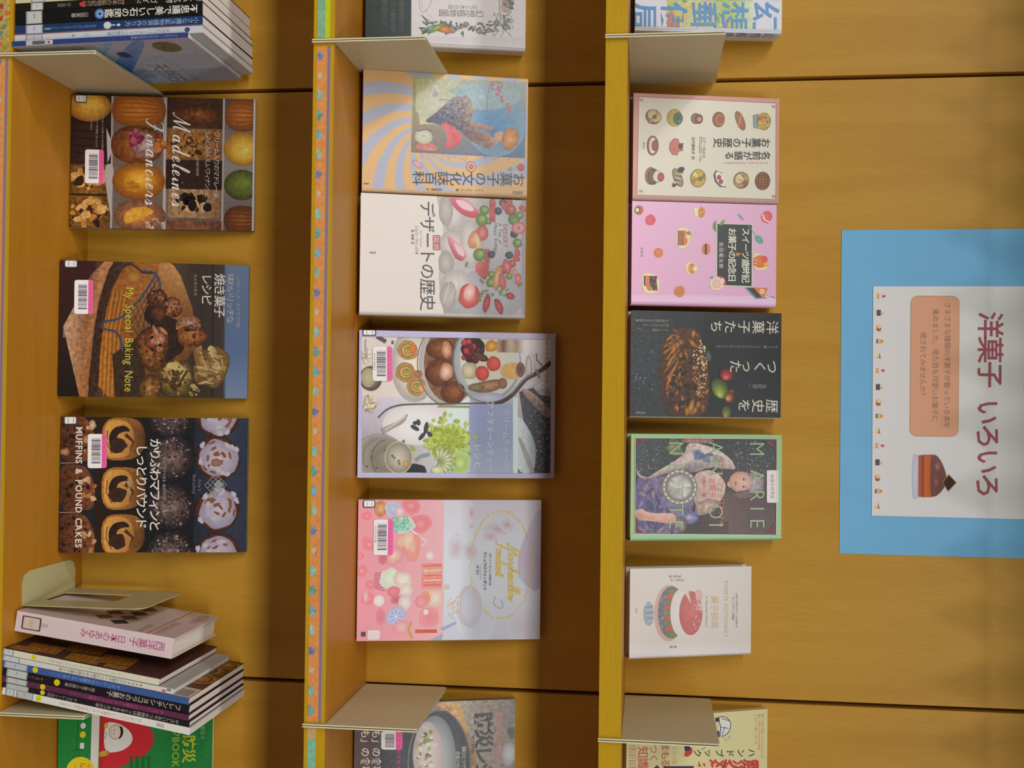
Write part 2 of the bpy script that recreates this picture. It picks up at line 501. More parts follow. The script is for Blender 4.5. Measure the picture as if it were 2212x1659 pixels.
def tape(name, parent, zt, x0, x1, fn, label=None):
    w, h = x1 - x0, THICK
    a = Art(w, h, [(h * 1e3, 0), (h * 1e3, w * 1e3), (0, w * 1e3), (0, 0)], 1.1, 5)
    fn(a, w * 1e3)
    mb = MB(); a.place(mb, (x0, -DEPTH - 0.00005, zt - THICK), (1, 0, 0), (0, 0, 1), (0, -1, 0))
    o = mb.build(name, M_SOFT, parent)
    if label: o['label'] = label

def cupcake_tape(a, L, ph=11.0):
    a.rect(4.2, 0, 16.2, L, 'd98f4e', 0.1)
    a.rect(16.2, 0, 21.4, L, ['b98a6a', '85707c', '8a7684', 'c39a5e'])
    kinds = (('747ca4', 'c88a9a'), ('c4b48c', 'd87a50'), ('86b8ac', None), ('6aa09a', None), ('78a8b4', None), ('9ab49c', None))
    i = 0; y = ph
    while y < L:
        c, dot = kinds[i % 6]
        j = a.rn.uniform(-0.5, 0.5)
        if i % 6 == 1:
            a.blob(8.5, y, 3.4, 3.6, c, jit=0.25, n=12); a.blob(12.2, y + 1.5, 1.3, 1.5, dot)
        else:
            a.poly([(5, y - 5.6), (5, y + 5.6), (7, y + 6.4), (9, y + 4.8), (11.2, y + 3), (12.6 + j, y), (11, y - 2.8), (9, y - 5), (7, y - 6.2)], c, 0.25)
            if dot: a.blob(6.5, y - 5, 2.0, 1.6, dot); a.blob(6.0, y + 6, 1.8, 1.6, dot)
            a.blob(9.5, y - 2.6, 0.9, 1.3, '8fb0a0')
        a.blob(13.4, y + 3.5, 0.7, 0.7, 'e8b088'); a.blob(14, y + 12, 0.4, 0.4, 'a05a40')
        y += 23.0; i += 1

def floral_tape(a, L):
    a.rect(2.5, 0, 21, L, 'b09a52', 0.3)
    for k in range(int(L / 9)):
        a.blob(a.rn.uniform(5, 19), k * 9 + a.rn.uniform(-3, 3), 3.2, 3.0, a.rn.choice(['b04038', 'c86a3a', '7a8a50', '5f8a86', 'c9a24a', 'a83a4a']), jit=0.3, n=9)

def plain_tape(c1, c2):
    def fn(a, L):
        a.rect(4.2, 0, 14.2, L, c1, 0.1)
        if c2: a.rect(13.6, 0, 19.6, L, c2, 0.1)
    return fn

for k, zt in ZS.items():
    mb = MB(); mb.box(-1.25, -DEPTH + 0.001, zt - THICK, 1.25, 0, zt)
    bd = mb.build('shelf_board', M_BOARD, case, True)
    mb = MB(); mb.box(-1.25, -DEPTH, zt - THICK, 1.25, -DEPTH + 0.001, zt)
    mb.build('edge_banding', M_EDGE, bd)
    if k == 2:
        tape('edge_tape', bd, zt, -0.411, 0.372, cupcake_tape, 'orange washi tape printed with cupcakes under a purple line')
        tape('edge_tape', bd, zt, -1.2, -0.4205, plain_tape('7fae8a', 'b5c820'), 'green tape with a lime stripe')
        tape('edge_tape', bd, zt, 0.392, 1.2, plain_tape('7fb59c', None), 'pale teal tape')
        tape('tape_scrap', bd, zt, 0.379, 0.392, plain_tape('c2a070', None), 'tan scrap of tape')
    if k == 1:
        tape('edge_tape', bd, zt, -0.407, 0.372, lambda a, L: cupcake_tape(a, L, 4.0), 'orange washi tape under a purple line')
        tape('edge_tape', bd, zt, -1.2, -0.411, floral_tape, 'floral patterned tape')

# ------------------------------------------------------------------ steel shelf dividers
def divider(x, zt, label, h=0.108):
    root = empty('shelf_divider', (x, 0, zt + 0.0004))
    tag(root, label, 'divider', 'steel shelf dividers')
    out = [(-0.1935, 0.0), (-0.003, 0.0), (-0.003, h - 0.003), (-0.006, h), (-0.1935, h), (-0.1962, h - 0.003), (-0.1962, -0.0255), (-0.1935, -0.0255)]
    for sx in (-1, 1):
        mb = MB(); mb.prism(out, sx * 0.0013 - 0.0005, sx * 0.0013 + 0.0005, (0.5, 0.5, 0.5, 0), 'x')
        mb.build('plate', M_STEEL, root, True)
        mb = MB(); mb.prism([(-0.1974, -0.0258), (-0.1962, -0.0258), (-0.1962, h), (-0.1974, h - 0.001)], sx * 0.0013 - 0.0007, sx * 0.0013 + 0.0007, (0.5, 0.5, 0.5, 0), 'x')
        mb.build('front_rim', M_RIM, root, True)
    mb = MB(); mb.box(-0.0008, -0.188, 0.0004, 0.0008, -0.01, 0.004)
    mb.build('spacer', M_WALL, root)
    return root
divider(-0.4127, ZS[3], 'taupe steel divider on the top shelf left of the pink-bordered book')
divider(0.3763, ZS[3], 'taupe steel divider on the top shelf overlapping the yellow handbook')
divider(-0.4165, ZS[2], 'taupe steel divider on the middle shelf beside the orange and blue striped book')
divider(0.3757, ZS[2], 'taupe steel divider on the middle shelf overlapping the book with a bowl of porridge')
divider(-0.4105, ZS[1], 'steel divider on the bottom shelf against the pale blue book of the upright row')
divider(0.3790, ZS[1], 'steel divider on the bottom shelf mostly hidden by the leaning books')

def bookend():
    root = empty('bookend', (0.2592, -0.150, ZS[1] + 0.0003))
    tag(root, 'beige L-shaped steel bookend with a cut-out beside the cream spined book', 'bookend')
    T = 0.0012; c = (0.5, 0.5, 0.5, 0)
    W, Hh = 0.129, 0.156
    # upright plate with a tall window, made of four strips sharing their edges; outline in (y, z)
    r = 0.016
    mb = MB()
    y0, y1, z0, z1 = 0.040, 0.094, 0.005, 0.100
    outer_t = arc(W - r, Hh - r, r, 0, 90, 6) + arc(r, Hh - r, r, 90, 180, 6)
    mb.prism([(0, z1), (W, z1)] + outer_t, -T, 0, c, 'x')
    mb.prism([(0, 0), (y0, 0), (y0, z1), (0, z1)], -T, 0, c, 'x')
    mb.prism([(y1, 0), (W, 0), (W, z1), (y1, z1)], -T, 0, c, 'x')
    mb.prism([(y0, 0), (y1, 0), (y1, z0), (y0, z0)], -T, 0, c, 'x')
    mb.build('upright_plate', M_BEIGE, root, True)
    mb = MB()
    f = 0.0415
    out = [(-f + 0.014, W), (-f + 0.004, W - 0.005), (-f, W - 0.016), (-f, 0.016), (-f + 0.004, 0.005), (-f + 0.014, 0.0), (-T, 0.0), (-T, W)]
    mb.prism(out, 0, T, c, 'z')
    mb.build('foot_plate', M_BEIGE, root, True)
    mb = MB(); mb.box(-T - 0.0004, 0.062, 0.118, -T, 0.072, 0.124)
    mb.build('sticker_residue', plain_mat('lilac_smudge', hexlin('9fa0b8'), 0.6), root)
bookend()

# ------------------------------------------------------------------ books
FRONT = ((0, 0, 0), (1, 0, 0), (0, 0, 1), (0, -1, 0))

def mirror(poly, w): return [(w - a, b) for a, b in poly][::-1]

def face_book(label, tier, x0, w, h, yf, t, lean, side, cover, art, quad, gain=1.0, mat=None, th=0.0006, r=0.0, extras=(), inset=0.0006, page=None, cat='book', group='books displayed face out'):
    """a book standing face out and leaning back against the panel; side = where its spine is"""
    th_r = R(lean)
    root = empty('book', (x0, yf, ZS[tier] + t * math.sin(th_r) + 0.0004), (-th_r, 0, 0))
    tag(root, label, cat, group)
    a = Art(w, h, quad, gain, len(label))
    if r and side == 'R': a.w = w - r
    art(a)
    rr = max(r, 0.0004)
    out = [(0, 0), (w - rr, 0)] + arc(w - rr, rr, rr, -90, 0, 5) + arc(w - rr, t - rr, rr, 0, 90, 5) + [(0, t), (0, t - th), (w - th, t - th), (w - th, th), (0, th)]
    if side == 'L': out = mirror(out, w)
    mb = MB(); mb.prism(out, 0, h, (*hexlin(cover, gain), 0.0))
    a.place(mb, *FRONT)
    mb.build('cover', mat or M_SOFT, root)
    mb = MB()
    if side == 'R': mb.box(inset * 2, th, inset, w - th - rr * 0.6, t - th, h - inset)
    else: mb.box(th + rr * 0.6, th, inset, w - inset * 2, t - th, h - inset)
    mb.build('page_block', page or M_PAGE, root)
    for fn in extras: fn(root, a)
    return root

def barcode(cr, x0, y0, x1, y1, band=0.28, digits=None, r=0.0):
    """library barcode sticker: white label with a pink heading along its upper edge"""
    def fn(root, a):
        s = a.sub(); s.cr(*cr)
        r_ = r or (x1 - x0) * 0.12
        xb = x1 - (x1 - x0) * band
        s.rrect(x0, y0, x1, y1, r_, 'efe9ea')
        s.rrect(xb, y0, x1, y1, r_, 'e8629c')
        s.rect(xb, y0, xb + r_ * 1.1, y1, 'e8629c')
        s.text('図書館資料番号', xb + (x1 - xb) * 0.2, y0 + (y1 - y0) * 0.08, (x1 - xb) * 0.55, 'd04a88', pitch=1.5)
        bx0, bx1 = x0 + (xb - x0) * 0.28, xb - (xb - x0) * 0.08
        y = y0 + (y1 - y0) * 0.13; ye = y1 - (y1 - y0) * 0.14
        u = (ye - y) / 62
        while y < ye:
            b = s.rn.choice((1, 1, 2, 2, 3)) * u
            s.rect(bx0, y, bx1, min(ye, y + b), '585060'); y += b + s.rn.choice((1, 1, 2)) * u
        if digits: s.text(digits, x0 + (xb - x0) * 0.06, y0 + (y1 - y0) * 0.2, (xb - x0) * 0.2, '404048', pitch=1.3)
        mb = MB(); s.place(mb, *FRONT)
        o = mb.build('barcode_sticker', M_SOFT, root); o['label'] = 'white barcode sticker with a pink heading'
    return fn

def call_label(cr, x0, y0, x1, y1, fill='e4e2dc', lines=2):
    """the clear-edged call number label at the foot of the spine"""
    def fn(root, a):
        s = a.sub(); s.cr(*cr); s.z += 4e-4
        w = (x1 - x0); r = w * 0.14
        s.rrect(x0, y0, x1, y1, r, '39404a')
        b = w * 0.08
        s.rrect(x0 + b, y0 + b * 0.6, x1 - b, y1 - b, r * 0.7, fill)
        for i in range(lines):
            xx = x0 + w * (0.3 + 0.4 * i / max(1, lines - 1))
            s.rect(xx, y0 + (y1 - y0) * 0.15, xx + w * 0.06, y1 - (y1 - y0) * 0.22, '9a9a98')
        mb = MB(); s.place(mb, *FRONT)
        mb.build('call_number_label', M_SOFT, root)
    return fn

def spine_book(label, tier, x, yf, t, h, depth, lean, spine, cover, gain=1.0, cover_art=None, cover_side='L', th=0.0004, r=0.0004, extras=(), mat=None, group='', page=None, inset=0.0008):
    """a book shelved spine out; x = its lower left corner"""
    al = R(lean)
    root = empty('book', (x, yf, ZS[tier] + max(0.0, t * math.sin(al)) + 0.0004), (0, al, 0))
    tag(root, label, 'book', group)
    sp = Art(t, h, [(h * 1e3, 0), (h * 1e3, t * 1e3), (0, t * 1e3), (0, 0)], gain, len(label))
    spine(sp)
    out = arc(r, r, r, 180, 270, 4) + arc(t - r, r, r, 270, 360, 4) + [(t, depth), (t - th, depth), (t - th, th), (th, th), (th, depth), (0, depth)]
    mb = MB(); mb.prism(out, 0, h, (*hexlin(cover, gain), 0.0))
    sp.place(mb, (0, 0, 0), (1, 0, 0), (0, 0, 1), (0, -1, 0))
    if cover_art:
        ca = Art(depth, h, [(h * 1e3, 0), (h * 1e3, depth * 1e3), (0, depth * 1e3), (0, 0)], gain, 9)
        cover_art(ca)
        if cover_side == 'L': ca.place(mb, (0, depth, 0), (0, -1, 0), (0, 0, 1), (-1, 0, 0))
        else: ca.place(mb, (t, 0, 0), (0, 1, 0), (0, 0, 1), (1, 0, 0))
    mb.build('cover', mat or M_SOFT, root)
    mb = MB(); mb.box(th, th, inset, t - th, depth - inset, h - inset)
    mb.build('page_block', page or M_PAGEX, root)
    for fn in extras: fn(root, sp, t * 1e3, h * 1e3)
    return root

def spine_label(x0, x1, fill='c9cccd', txt='596'):
    def fn(root, a, t, h):
        s = a.sub()
        s.rect(x0, 0.02 * t, x1, 0.98 * t, '8f979a')
        s.rect(x0 + 2.0, 0.08 * t, x1 - 1.5, 0.92 * t, fill)
        s.text(txt, x0 + (x1 - x0) * 0.45, t * 0.2, min(t * 0.28, 4), '55585c')
        mb = MB(); s.place(mb, (0, 0, 0), (1, 0, 0), (0, 0, 1), (0, -1, 0))
        mb.build('call_number_label', M_SOFT, root)
    return fn

def dot(x, yfrac=0.5, r=3.0):
    def fn(root, a, t, h):
        s = a.sub(); s.z += 1e-4
        s.blob(x, t * yfrac, min(r, t * 0.48), min(r, t * 0.48), 'd8cf10', n=16)
        s.text('料', x - 1, t * yfrac - 1, 2.0, '8a8410')
        mb = MB(); s.place(mb, (0, 0, 0), (1, 0, 0), (0, 0, 1), (0, -1, 0))
        o = mb.build('dot_sticker', M_SOFT, root); o['label'] = 'round yellow dot sticker'
    return fn

# ------------------------------------------------------------------ bottom shelf, face-out books
GB, GM, GT = 1.06, 0.97, 1.02      # ink strength used for the three shelves
CR1, CR2, CR3, CR4 = (0, 0, 3.16), (0, 525, 3.16), (0, 880, 3.16), (0, 1180, 3.16)
CR5, CR6, CR7, CR8 = (640, 0, 3.352), (640, 400, 3.352), (640, 690, 3.352), (640, 1164, 3.352)
CR9, CR10, CR11, CR12, CR13 = (1280, 0, 3.687), (1280, 420, 4.424), (1280, 660, 4.424), (1280, 900, 4.424), (1280, 1180, 3.456)

def ridges(a, cx, cy, rx, ry, col, n=6):
    for i in range(n):
        t = -0.75 + 1.5 * i / (n - 1)
        q = math.sqrt(1 - t * t)
        a.line([(cx - rx * 0.95 * q, cy + ry * t), (cx, cy + ry * t * 1.08), (cx + rx * 0.9 * q, cy + ry * t * 0.8)], 7, col)

def art_madeleines(a):
    a.cr(*CR1); a.bg('6a5a50', 0.2)
    for x in (755, 1122, 1524): a.rect(x - 12, 640, x + 16, 1580, ['8c8480', 'b4aaa8', '5a4a44'], axis='x')
    # row at the foot
    a.rect(470, 640, 752, 1580, '2a1a12', 0.3)
    a.blob(600, 735, 150, 105, ['e6c050', 'd09a34', '8a5518'], off=(20, -20), g=0.2)
    a.rect(470, 860, 750, 1110, ['2a1710', '3a2018', '22120c'], 0.3)
    for y in (900, 950, 1000, 1050): a.line([(480, y), (740, y + 10)], 9, '1a0d0a')
    for y0, y1 in ((1130, 1330), (1345, 1555)):
        a.rect(475, y0, 752, y1, ['6a4418', '8a5a22', '5a3614'], 0.7)
        a.specks(610, (y0 + y1) / 2, 125, 85, 40, (12, 34), ['c08a44', 'b87830', '2a1a10', '3a2212', 'd0a060'], 0.3)
    a.rect(470, 1560, 752, 1590, 'a06a3a', 0.3)
    # second row
    a.blob(940, 755, 185, 112, ['c87c30', 'b0661e', '7a3f10'], sq=2.6, g=0.15); ridges(a, 940, 755, 180, 100, '8a4a14')
    a.poly([(720, 880), (770, 1000), (730, 1120)], 'b8aeac')
    a.blob(930, 990, 178, 128, ['a0642c', '8a4c1e', '5a2c12'], sq=2.4, g=0.45)
    a.blob(985, 990, 105, 95, ['b09a94', '94706a', '7a4a40'], jit=0.15, g=0.5)
    a.specks(915, 940, 55, 60, 16, (12, 26), ['94304a', '7a1f38', 'a8566a'], 0.2)
    a.specks(1085, 985, 40, 90, 14, (12, 24), ['8a4418', '6a2a20', 'b06a2a'], 0.2)
    a.poly([(700, 1130), (780, 1120), (760, 1380), (770, 1500), (755, 1500)], 'aaa09e')
    a.blob(945, 1238, 182, 128, ['dfae3c', 'd09026', 'a06014', '7a4410'], off=(10, -20), g=0.12)
    a.blob(900, 1270, 50, 40, ['a0661c', 'b87c22'], jit=0.3, g=0.3)
    a.blob(955, 1475, 180, 112, ['d8a03a', 'b8743a', '8a5638', '6a4434'], off=(-20, 0), g=0.3)
    a.poly([(840, 1480), (900, 1420), (1010, 1410), (1060, 1450), (960, 1490), (860, 1540)], 'd29a34', 0.25)
    a.specks(1050, 1530, 70, 40, 40, (3, 7), ['c8b4a4', '9a7a6a'])
    # third row
    a.rect(1135, 640, 1515, 868, ['35200f', '54321a', '3a2312'], 0.3)
    a.blob(1340, 775, 165, 70, ['8a5428', '6a3a16', '3d2412'], jit=0.12, g=0.5)
    a.rect(1132, 875, 1512, 1080, ['7a4c28', '9a6a34', '7a4a24'], 0.6)
    a.specks(1310, 980, 150, 80, 60, (6, 16), ['b88a4a', '5a3216', 'a06c30', '3a2214'], 0.2)
    a.rect(1130, 1085, 1516, 1285, ['2a1510', '35201a', '24130f'], 0.3)
    a.rect(1150, 1285, 1508, 1482, ['94704a', 'b08a62', '8a6040'], 0.4)
    a.specks(1320, 1380, 120, 60, 22, (14, 38), ['2a1812', '1d1010', 'cda874', '3a241a'], 0.2)
    a.rect(1140, 1500, 1520, 1585, ['6a3f28', '83553a', '6a4030'], 0.5)
    # top row
    a.rect(1530, 640, 1760, 1590, ['4a3a36', '8a8280', '5a4a46'], axis='y')
    a.blob(1655, 770, 125, 112, ['b87034', 'a05a22', '6a3610'], sq=2.5, g=0.15); ridges(a, 1655, 770, 115, 100, '7a4212')
    a.blob(1655, 1000, 130, 118, ['dccb60', 'd0a63c', '94641c'], off=(20, 20), g=0.12)
    a.blob(1655, 1248, 125, 105, ['7a8a34', '606c2c', '38401a'], off=(20, -20), g=0.25)
    a.blob(1660, 1490, 125, 100, ['96582a', '7c441c', '4f2a10'], sq=2.5, g=0.15); ridges(a, 1660, 1490, 115, 90, '5a2e10')
    a.script('Madeleines', 1172, 775, 122, 9, 'dcd8d0', 0.3, 1.38)
    a.script('Financiers', 990, 815, 122, 9, 'd8d4d0', 0.3, 1.38)
    a.text('クリーム入りのマドレーヌ、', 1462, 885, 42, 'cfc6ba', pitch=0.9)
    a.text('しみじみおいしいフィナンシェ', 1402, 885, 40, 'c6bcae', pitch=0.8)
    a.text('焼き菓子研究家', 1340, 1066, 18, 'b8b0a4')
    a.text('焼きたてのおいしさを楽しむ小さなお菓子の本', 690, 760, 14, 'b0a89c', d='h')
    a.text('はじめてでも失敗しないレシピ', 650, 790, 16, 'b0a89c'); a.text('基本の作り方から', 612, 780, 15, 'b0a89c')
    a.rect(1728, 640, 1760, 1600, 'c9c9d2')
face_book('paperback with rows of madeleines, leftmost face-out book of the bottom shelf', 1,
          -0.4001, 0.1763, 0.2413, -0.0540, 0.010, 10.0, 'L', '6a5a50', art_madeleines, [(550, 209), (550, 494), (150, 495), (152, 209.5)], GB, M_FILM,
          extras=(barcode(CR1, 578, 1030, 706, 1260, 0.26), call_label(CR1, 506, 662, 586, 714)))

def art_note(a):
    a.cr(*CR2); a.bg('4a3226', 0.15)
    a.rect(400, 100, 640, 1060, ['3a1a16', '2c1712', '17110f'], 0.15, axis='y')
    a.rect(1195, 100, 1545, 1080, ['4a3a30', '3c3029', '463a36'], 0.12)
    a.rect(1438, 120, 1452, 1080, '2c2522')
    a.rect(1535, 100, 1720, 1090, ['6a7c98', '607898', '6078a4', '8094b4'], axis='y')
    a.rect(1520, 120, 1540, 1090, ['3c3a40', '6a7c98'], axis='x')
    # pale plank and cutting board
    a.poly([(610, 220), (700, 130), (760, 130), (640, 560), (600, 1050), (545, 1050), (430, 570)], ['7a5038', 'b07a50', 'a87048', '8a5630', '9a6236', 'a06a3e', 'c49a78'], 0.35, 0)
    a.poly([(745, 130), (830, 130), (730, 380), (680, 700), (665, 1050), (592, 1050), (640, 560), (670, 380)], '3a2418', 0.7, 1)
    a.poly([(830, 130), (1190, 130), (1330, 520), (1330, 760), (1010, 1050), (665, 1050), (680, 700), (730, 380)], ['8a5020', '9a602c', 'a06c34', '6a3e1c', '4a2a14', 'b06a20', 'b87420', '96581c'], 0.35, 1)
    a.poly([(1040, 130), (1190, 130), (1330, 540), (1300, 560), (1150, 420)], ['a87440', 'c08a50', '7a5028', '6a4422', '8a5a2c'], 0.2)
    for i in range(9):
        x = 690 + i * 14; a.line([(x + 60, 330), (x + 15, 600), (x, 1040)], 4, 'c88a34' if i % 2 else '7a4614')
    a.blob(900, 235, 55, 45, ['b87a34', 'a06a2c', '8a5420'])
    a.poly([(760, 760), (960, 620), (1000, 1050), (780, 1050)], '3a2616', 0.4)
    # wire rack
    W = '39455c'
    a.line([(740, 330), (780, 250), (830, 150), (890, 145), (950, 195), (960, 205), (1055, 205)], 13, '3a2c26')
    a.line([(960, 190), (1055, 195), (1085, 290), (1085, 360)], 11, W)
    a.line([(1055, 210), (950, 380), (820, 520), (700, 535), (685, 565), (700, 590), (780, 600), (815, 650), (830, 740)], 15, W)
    for i in range(9):
        t = i / 8.0
        a.line([(1060 - 190 * t, 225 + 270 * t), (1075 - 120 * t, 330 + 360 * t)], 5, '33303a')
    for i in range(4): a.line([(1060 - i * 18, 250 + i * 30), (880 + i * 40, 560 + i * 25)], 5, '33303a')
    a.line([(880, 780), (890, 1050)], 10, '30303a'); a.line([(830, 740), (960, 880), (880, 1050)], 6, '302c30')
    # scones and cakes
    a.blob(1075, 500, 100, 110, '2a1810', jit=0.2, g=0.4); a.blob(1130, 650, 130, 150, '2c1a10', jit=0.15, g=0.5)
    a.blob(1060, 380, 75, 62, ['7a4a30', '5e3420', '331c12'], jit=0.12, off=(20, -10), g=0.4)
    a.blob(1165, 440, 68, 72, ['a8704a', '8a5030', '4f2a18'], jit=0.08, off=(15, -15), g=0.3); a.blob(1125, 430, 14, 16, '2a1612')
    a.blob(1075, 480, 60, 45, ['6a3c22', '3a2012'], jit=0.2, g=0.5)
    a.blob(1280, 565, 85, 75, ['c09a88', 'a87a5c', '7a4a28'], jit=0.08, off=(15, -20), g=0.3)
    a.blob(1300, 635, 100, 72, ['b0784a', 'a06030', '6a3818'], jit=0.1, off=(10, -10), g=0.35)
    a.specks(1320, 600, 70, 60, 10, (7, 13), ['3a2018', '4a2820'])
    a.blob(1030, 720, 112, 150, ['8a5c2a', '7a4a1c', '3a2410'], jit=0.1, off=(-10, 30), g=0.5)
    a.blob(1060, 660, 85, 85, ['a86440', '8a4624', '5a2a14'], jit=0.1, g=0.4)
    for i in range(9): a.blob(1000 + a.rn.uniform(-30, 110), 640 + a.rn.uniform(-60, 90), 40, 12, ['c09a80', '94583a'], rot=a.rn.uniform(40, 110), g=0.2)
    a.blob(1440, 850, 112, 140, ['b0905a', 'a08048', '6a4e24'], jit=0.07, sq=3, rot=20, g=0.4)
    a.poly([(1310, 720), (1370, 700), (1400, 960), (1345, 930)], ['8a6432', 'b88a50', 'a07a40', '7a5628'], 0.3)
    a.poly([(1400, 720), (1450, 690), (1540, 860), (1530, 890), (1470, 830)], ['d8c08a', 'c8a86a', 'b08a4a', 'a07c3c', 'cdb47c'], 0.2)
    for i in range(5): a.line([(1320 + i * 40, 740), (1400 + i * 32, 940)], 9, 'cdb480' if i % 2 else '7a5a2a')
    a.blob(1200, 930, 118, 130, ['94804a', '7a6432', '3f2e14'], jit=0.1, sq=2.6, off=(30, -20), g=0.5)
    a.poly([(1090, 870), (1160, 800), (1280, 860), (1310, 950), (1230, 900), (1190, 960)], ['b08a4a', 'c8b070', 'b89a5a', '8a6e38', 'd0bc80', '5a4420'], 0.3)
    a.blob(1185, 945, 40, 70, ['3f2a14', '5a4420'], jit=0.2, g=0.4)
    a.blob(1020, 990, 80, 90, ['94702e', '7a5420', '3a2410'], jit=0.12, g=0.5)
    a.specks(1330, 1010, 60, 40, 8, (8, 20), ['b0a060', '94824a'], 0.3)
    for cx, cy, rx, ry, n in ((1060, 390, 70, 60, 26), (1165, 440, 55, 60, 22), (1285, 600, 90, 110, 30), (1030, 720, 95, 130, 44), (1200, 930, 90, 100, 30), (1020, 990, 60, 60, 20)):
        a.specks(cx, cy, rx, ry, n, (4, 12), ['3a2012', '5a3018', '94603a', '2c180e', 'a87848', '7a4a24'], 0.3)
    for i in range(26): a.blob(1440 + a.rn.uniform(-90, 70), 850 + a.rn.uniform(-110, 110), a.rn.uniform(20, 50), a.rn.uniform(4, 9), a.rn.choice((['c8ac74', 'b08c50'], ['8a6434', '6a4820'], ['d8c490', 'c0a068'])), rot=a.rn.uniform(-15, 40), g=0.2)
    for i in range(18): a.blob(1190 + a.rn.uniform(-80, 90), 910 + a.rn.uniform(-100, 100), a.rn.uniform(12, 36), a.rn.uniform(5, 12), a.rn.choice((['c0a864', '94803c'], ['5a4420', '3a2a14'], ['b49a5c', '7a6430'])), rot=a.rn.uniform(0, 180), g=0.3)
    a.text('My Special Baking Note', 846, 300, 74, 'c8c040', wide=0.84, pitch=0.98, skew=0.08)
    a.text('このおいしさ、まるでプロ級！', 1612, 205, 30, 'aab4c4', pitch=0.95)
    a.text('味わいリッチな', 1548, 205, 52, 'c4c4c0', pitch=0.93)
    a.text('焼き菓子', 1462, 205, 78, 'e0dcd4', bold=0.01, pitch=0.95)
    a.text('レシピ', 1372, 205, 74, 'e0dcd4', bold=0.01, pitch=0.95)
    a.text('信太康代監修', 1316, 212, 20, 'aaa298', pitch=1.25)
    a.text('朝日新聞出版', 432, 560, 14, 'b0a8a0')
face_book('paperback with scones on a wire rack and yellow handwriting', 1,
          -0.1778, 0.1778, 0.2408, -0.0768, 0.009, 15.8, 'L', '3a2a22', art_note, [(538, 571), (535, 863), (127, 853.5), (128, 563.6)], GB, M_FILM,
          extras=(barcode(CR2, 502, 256, 628, 486, 0.27), call_label(CR2, 432, 122, 522, 175)))

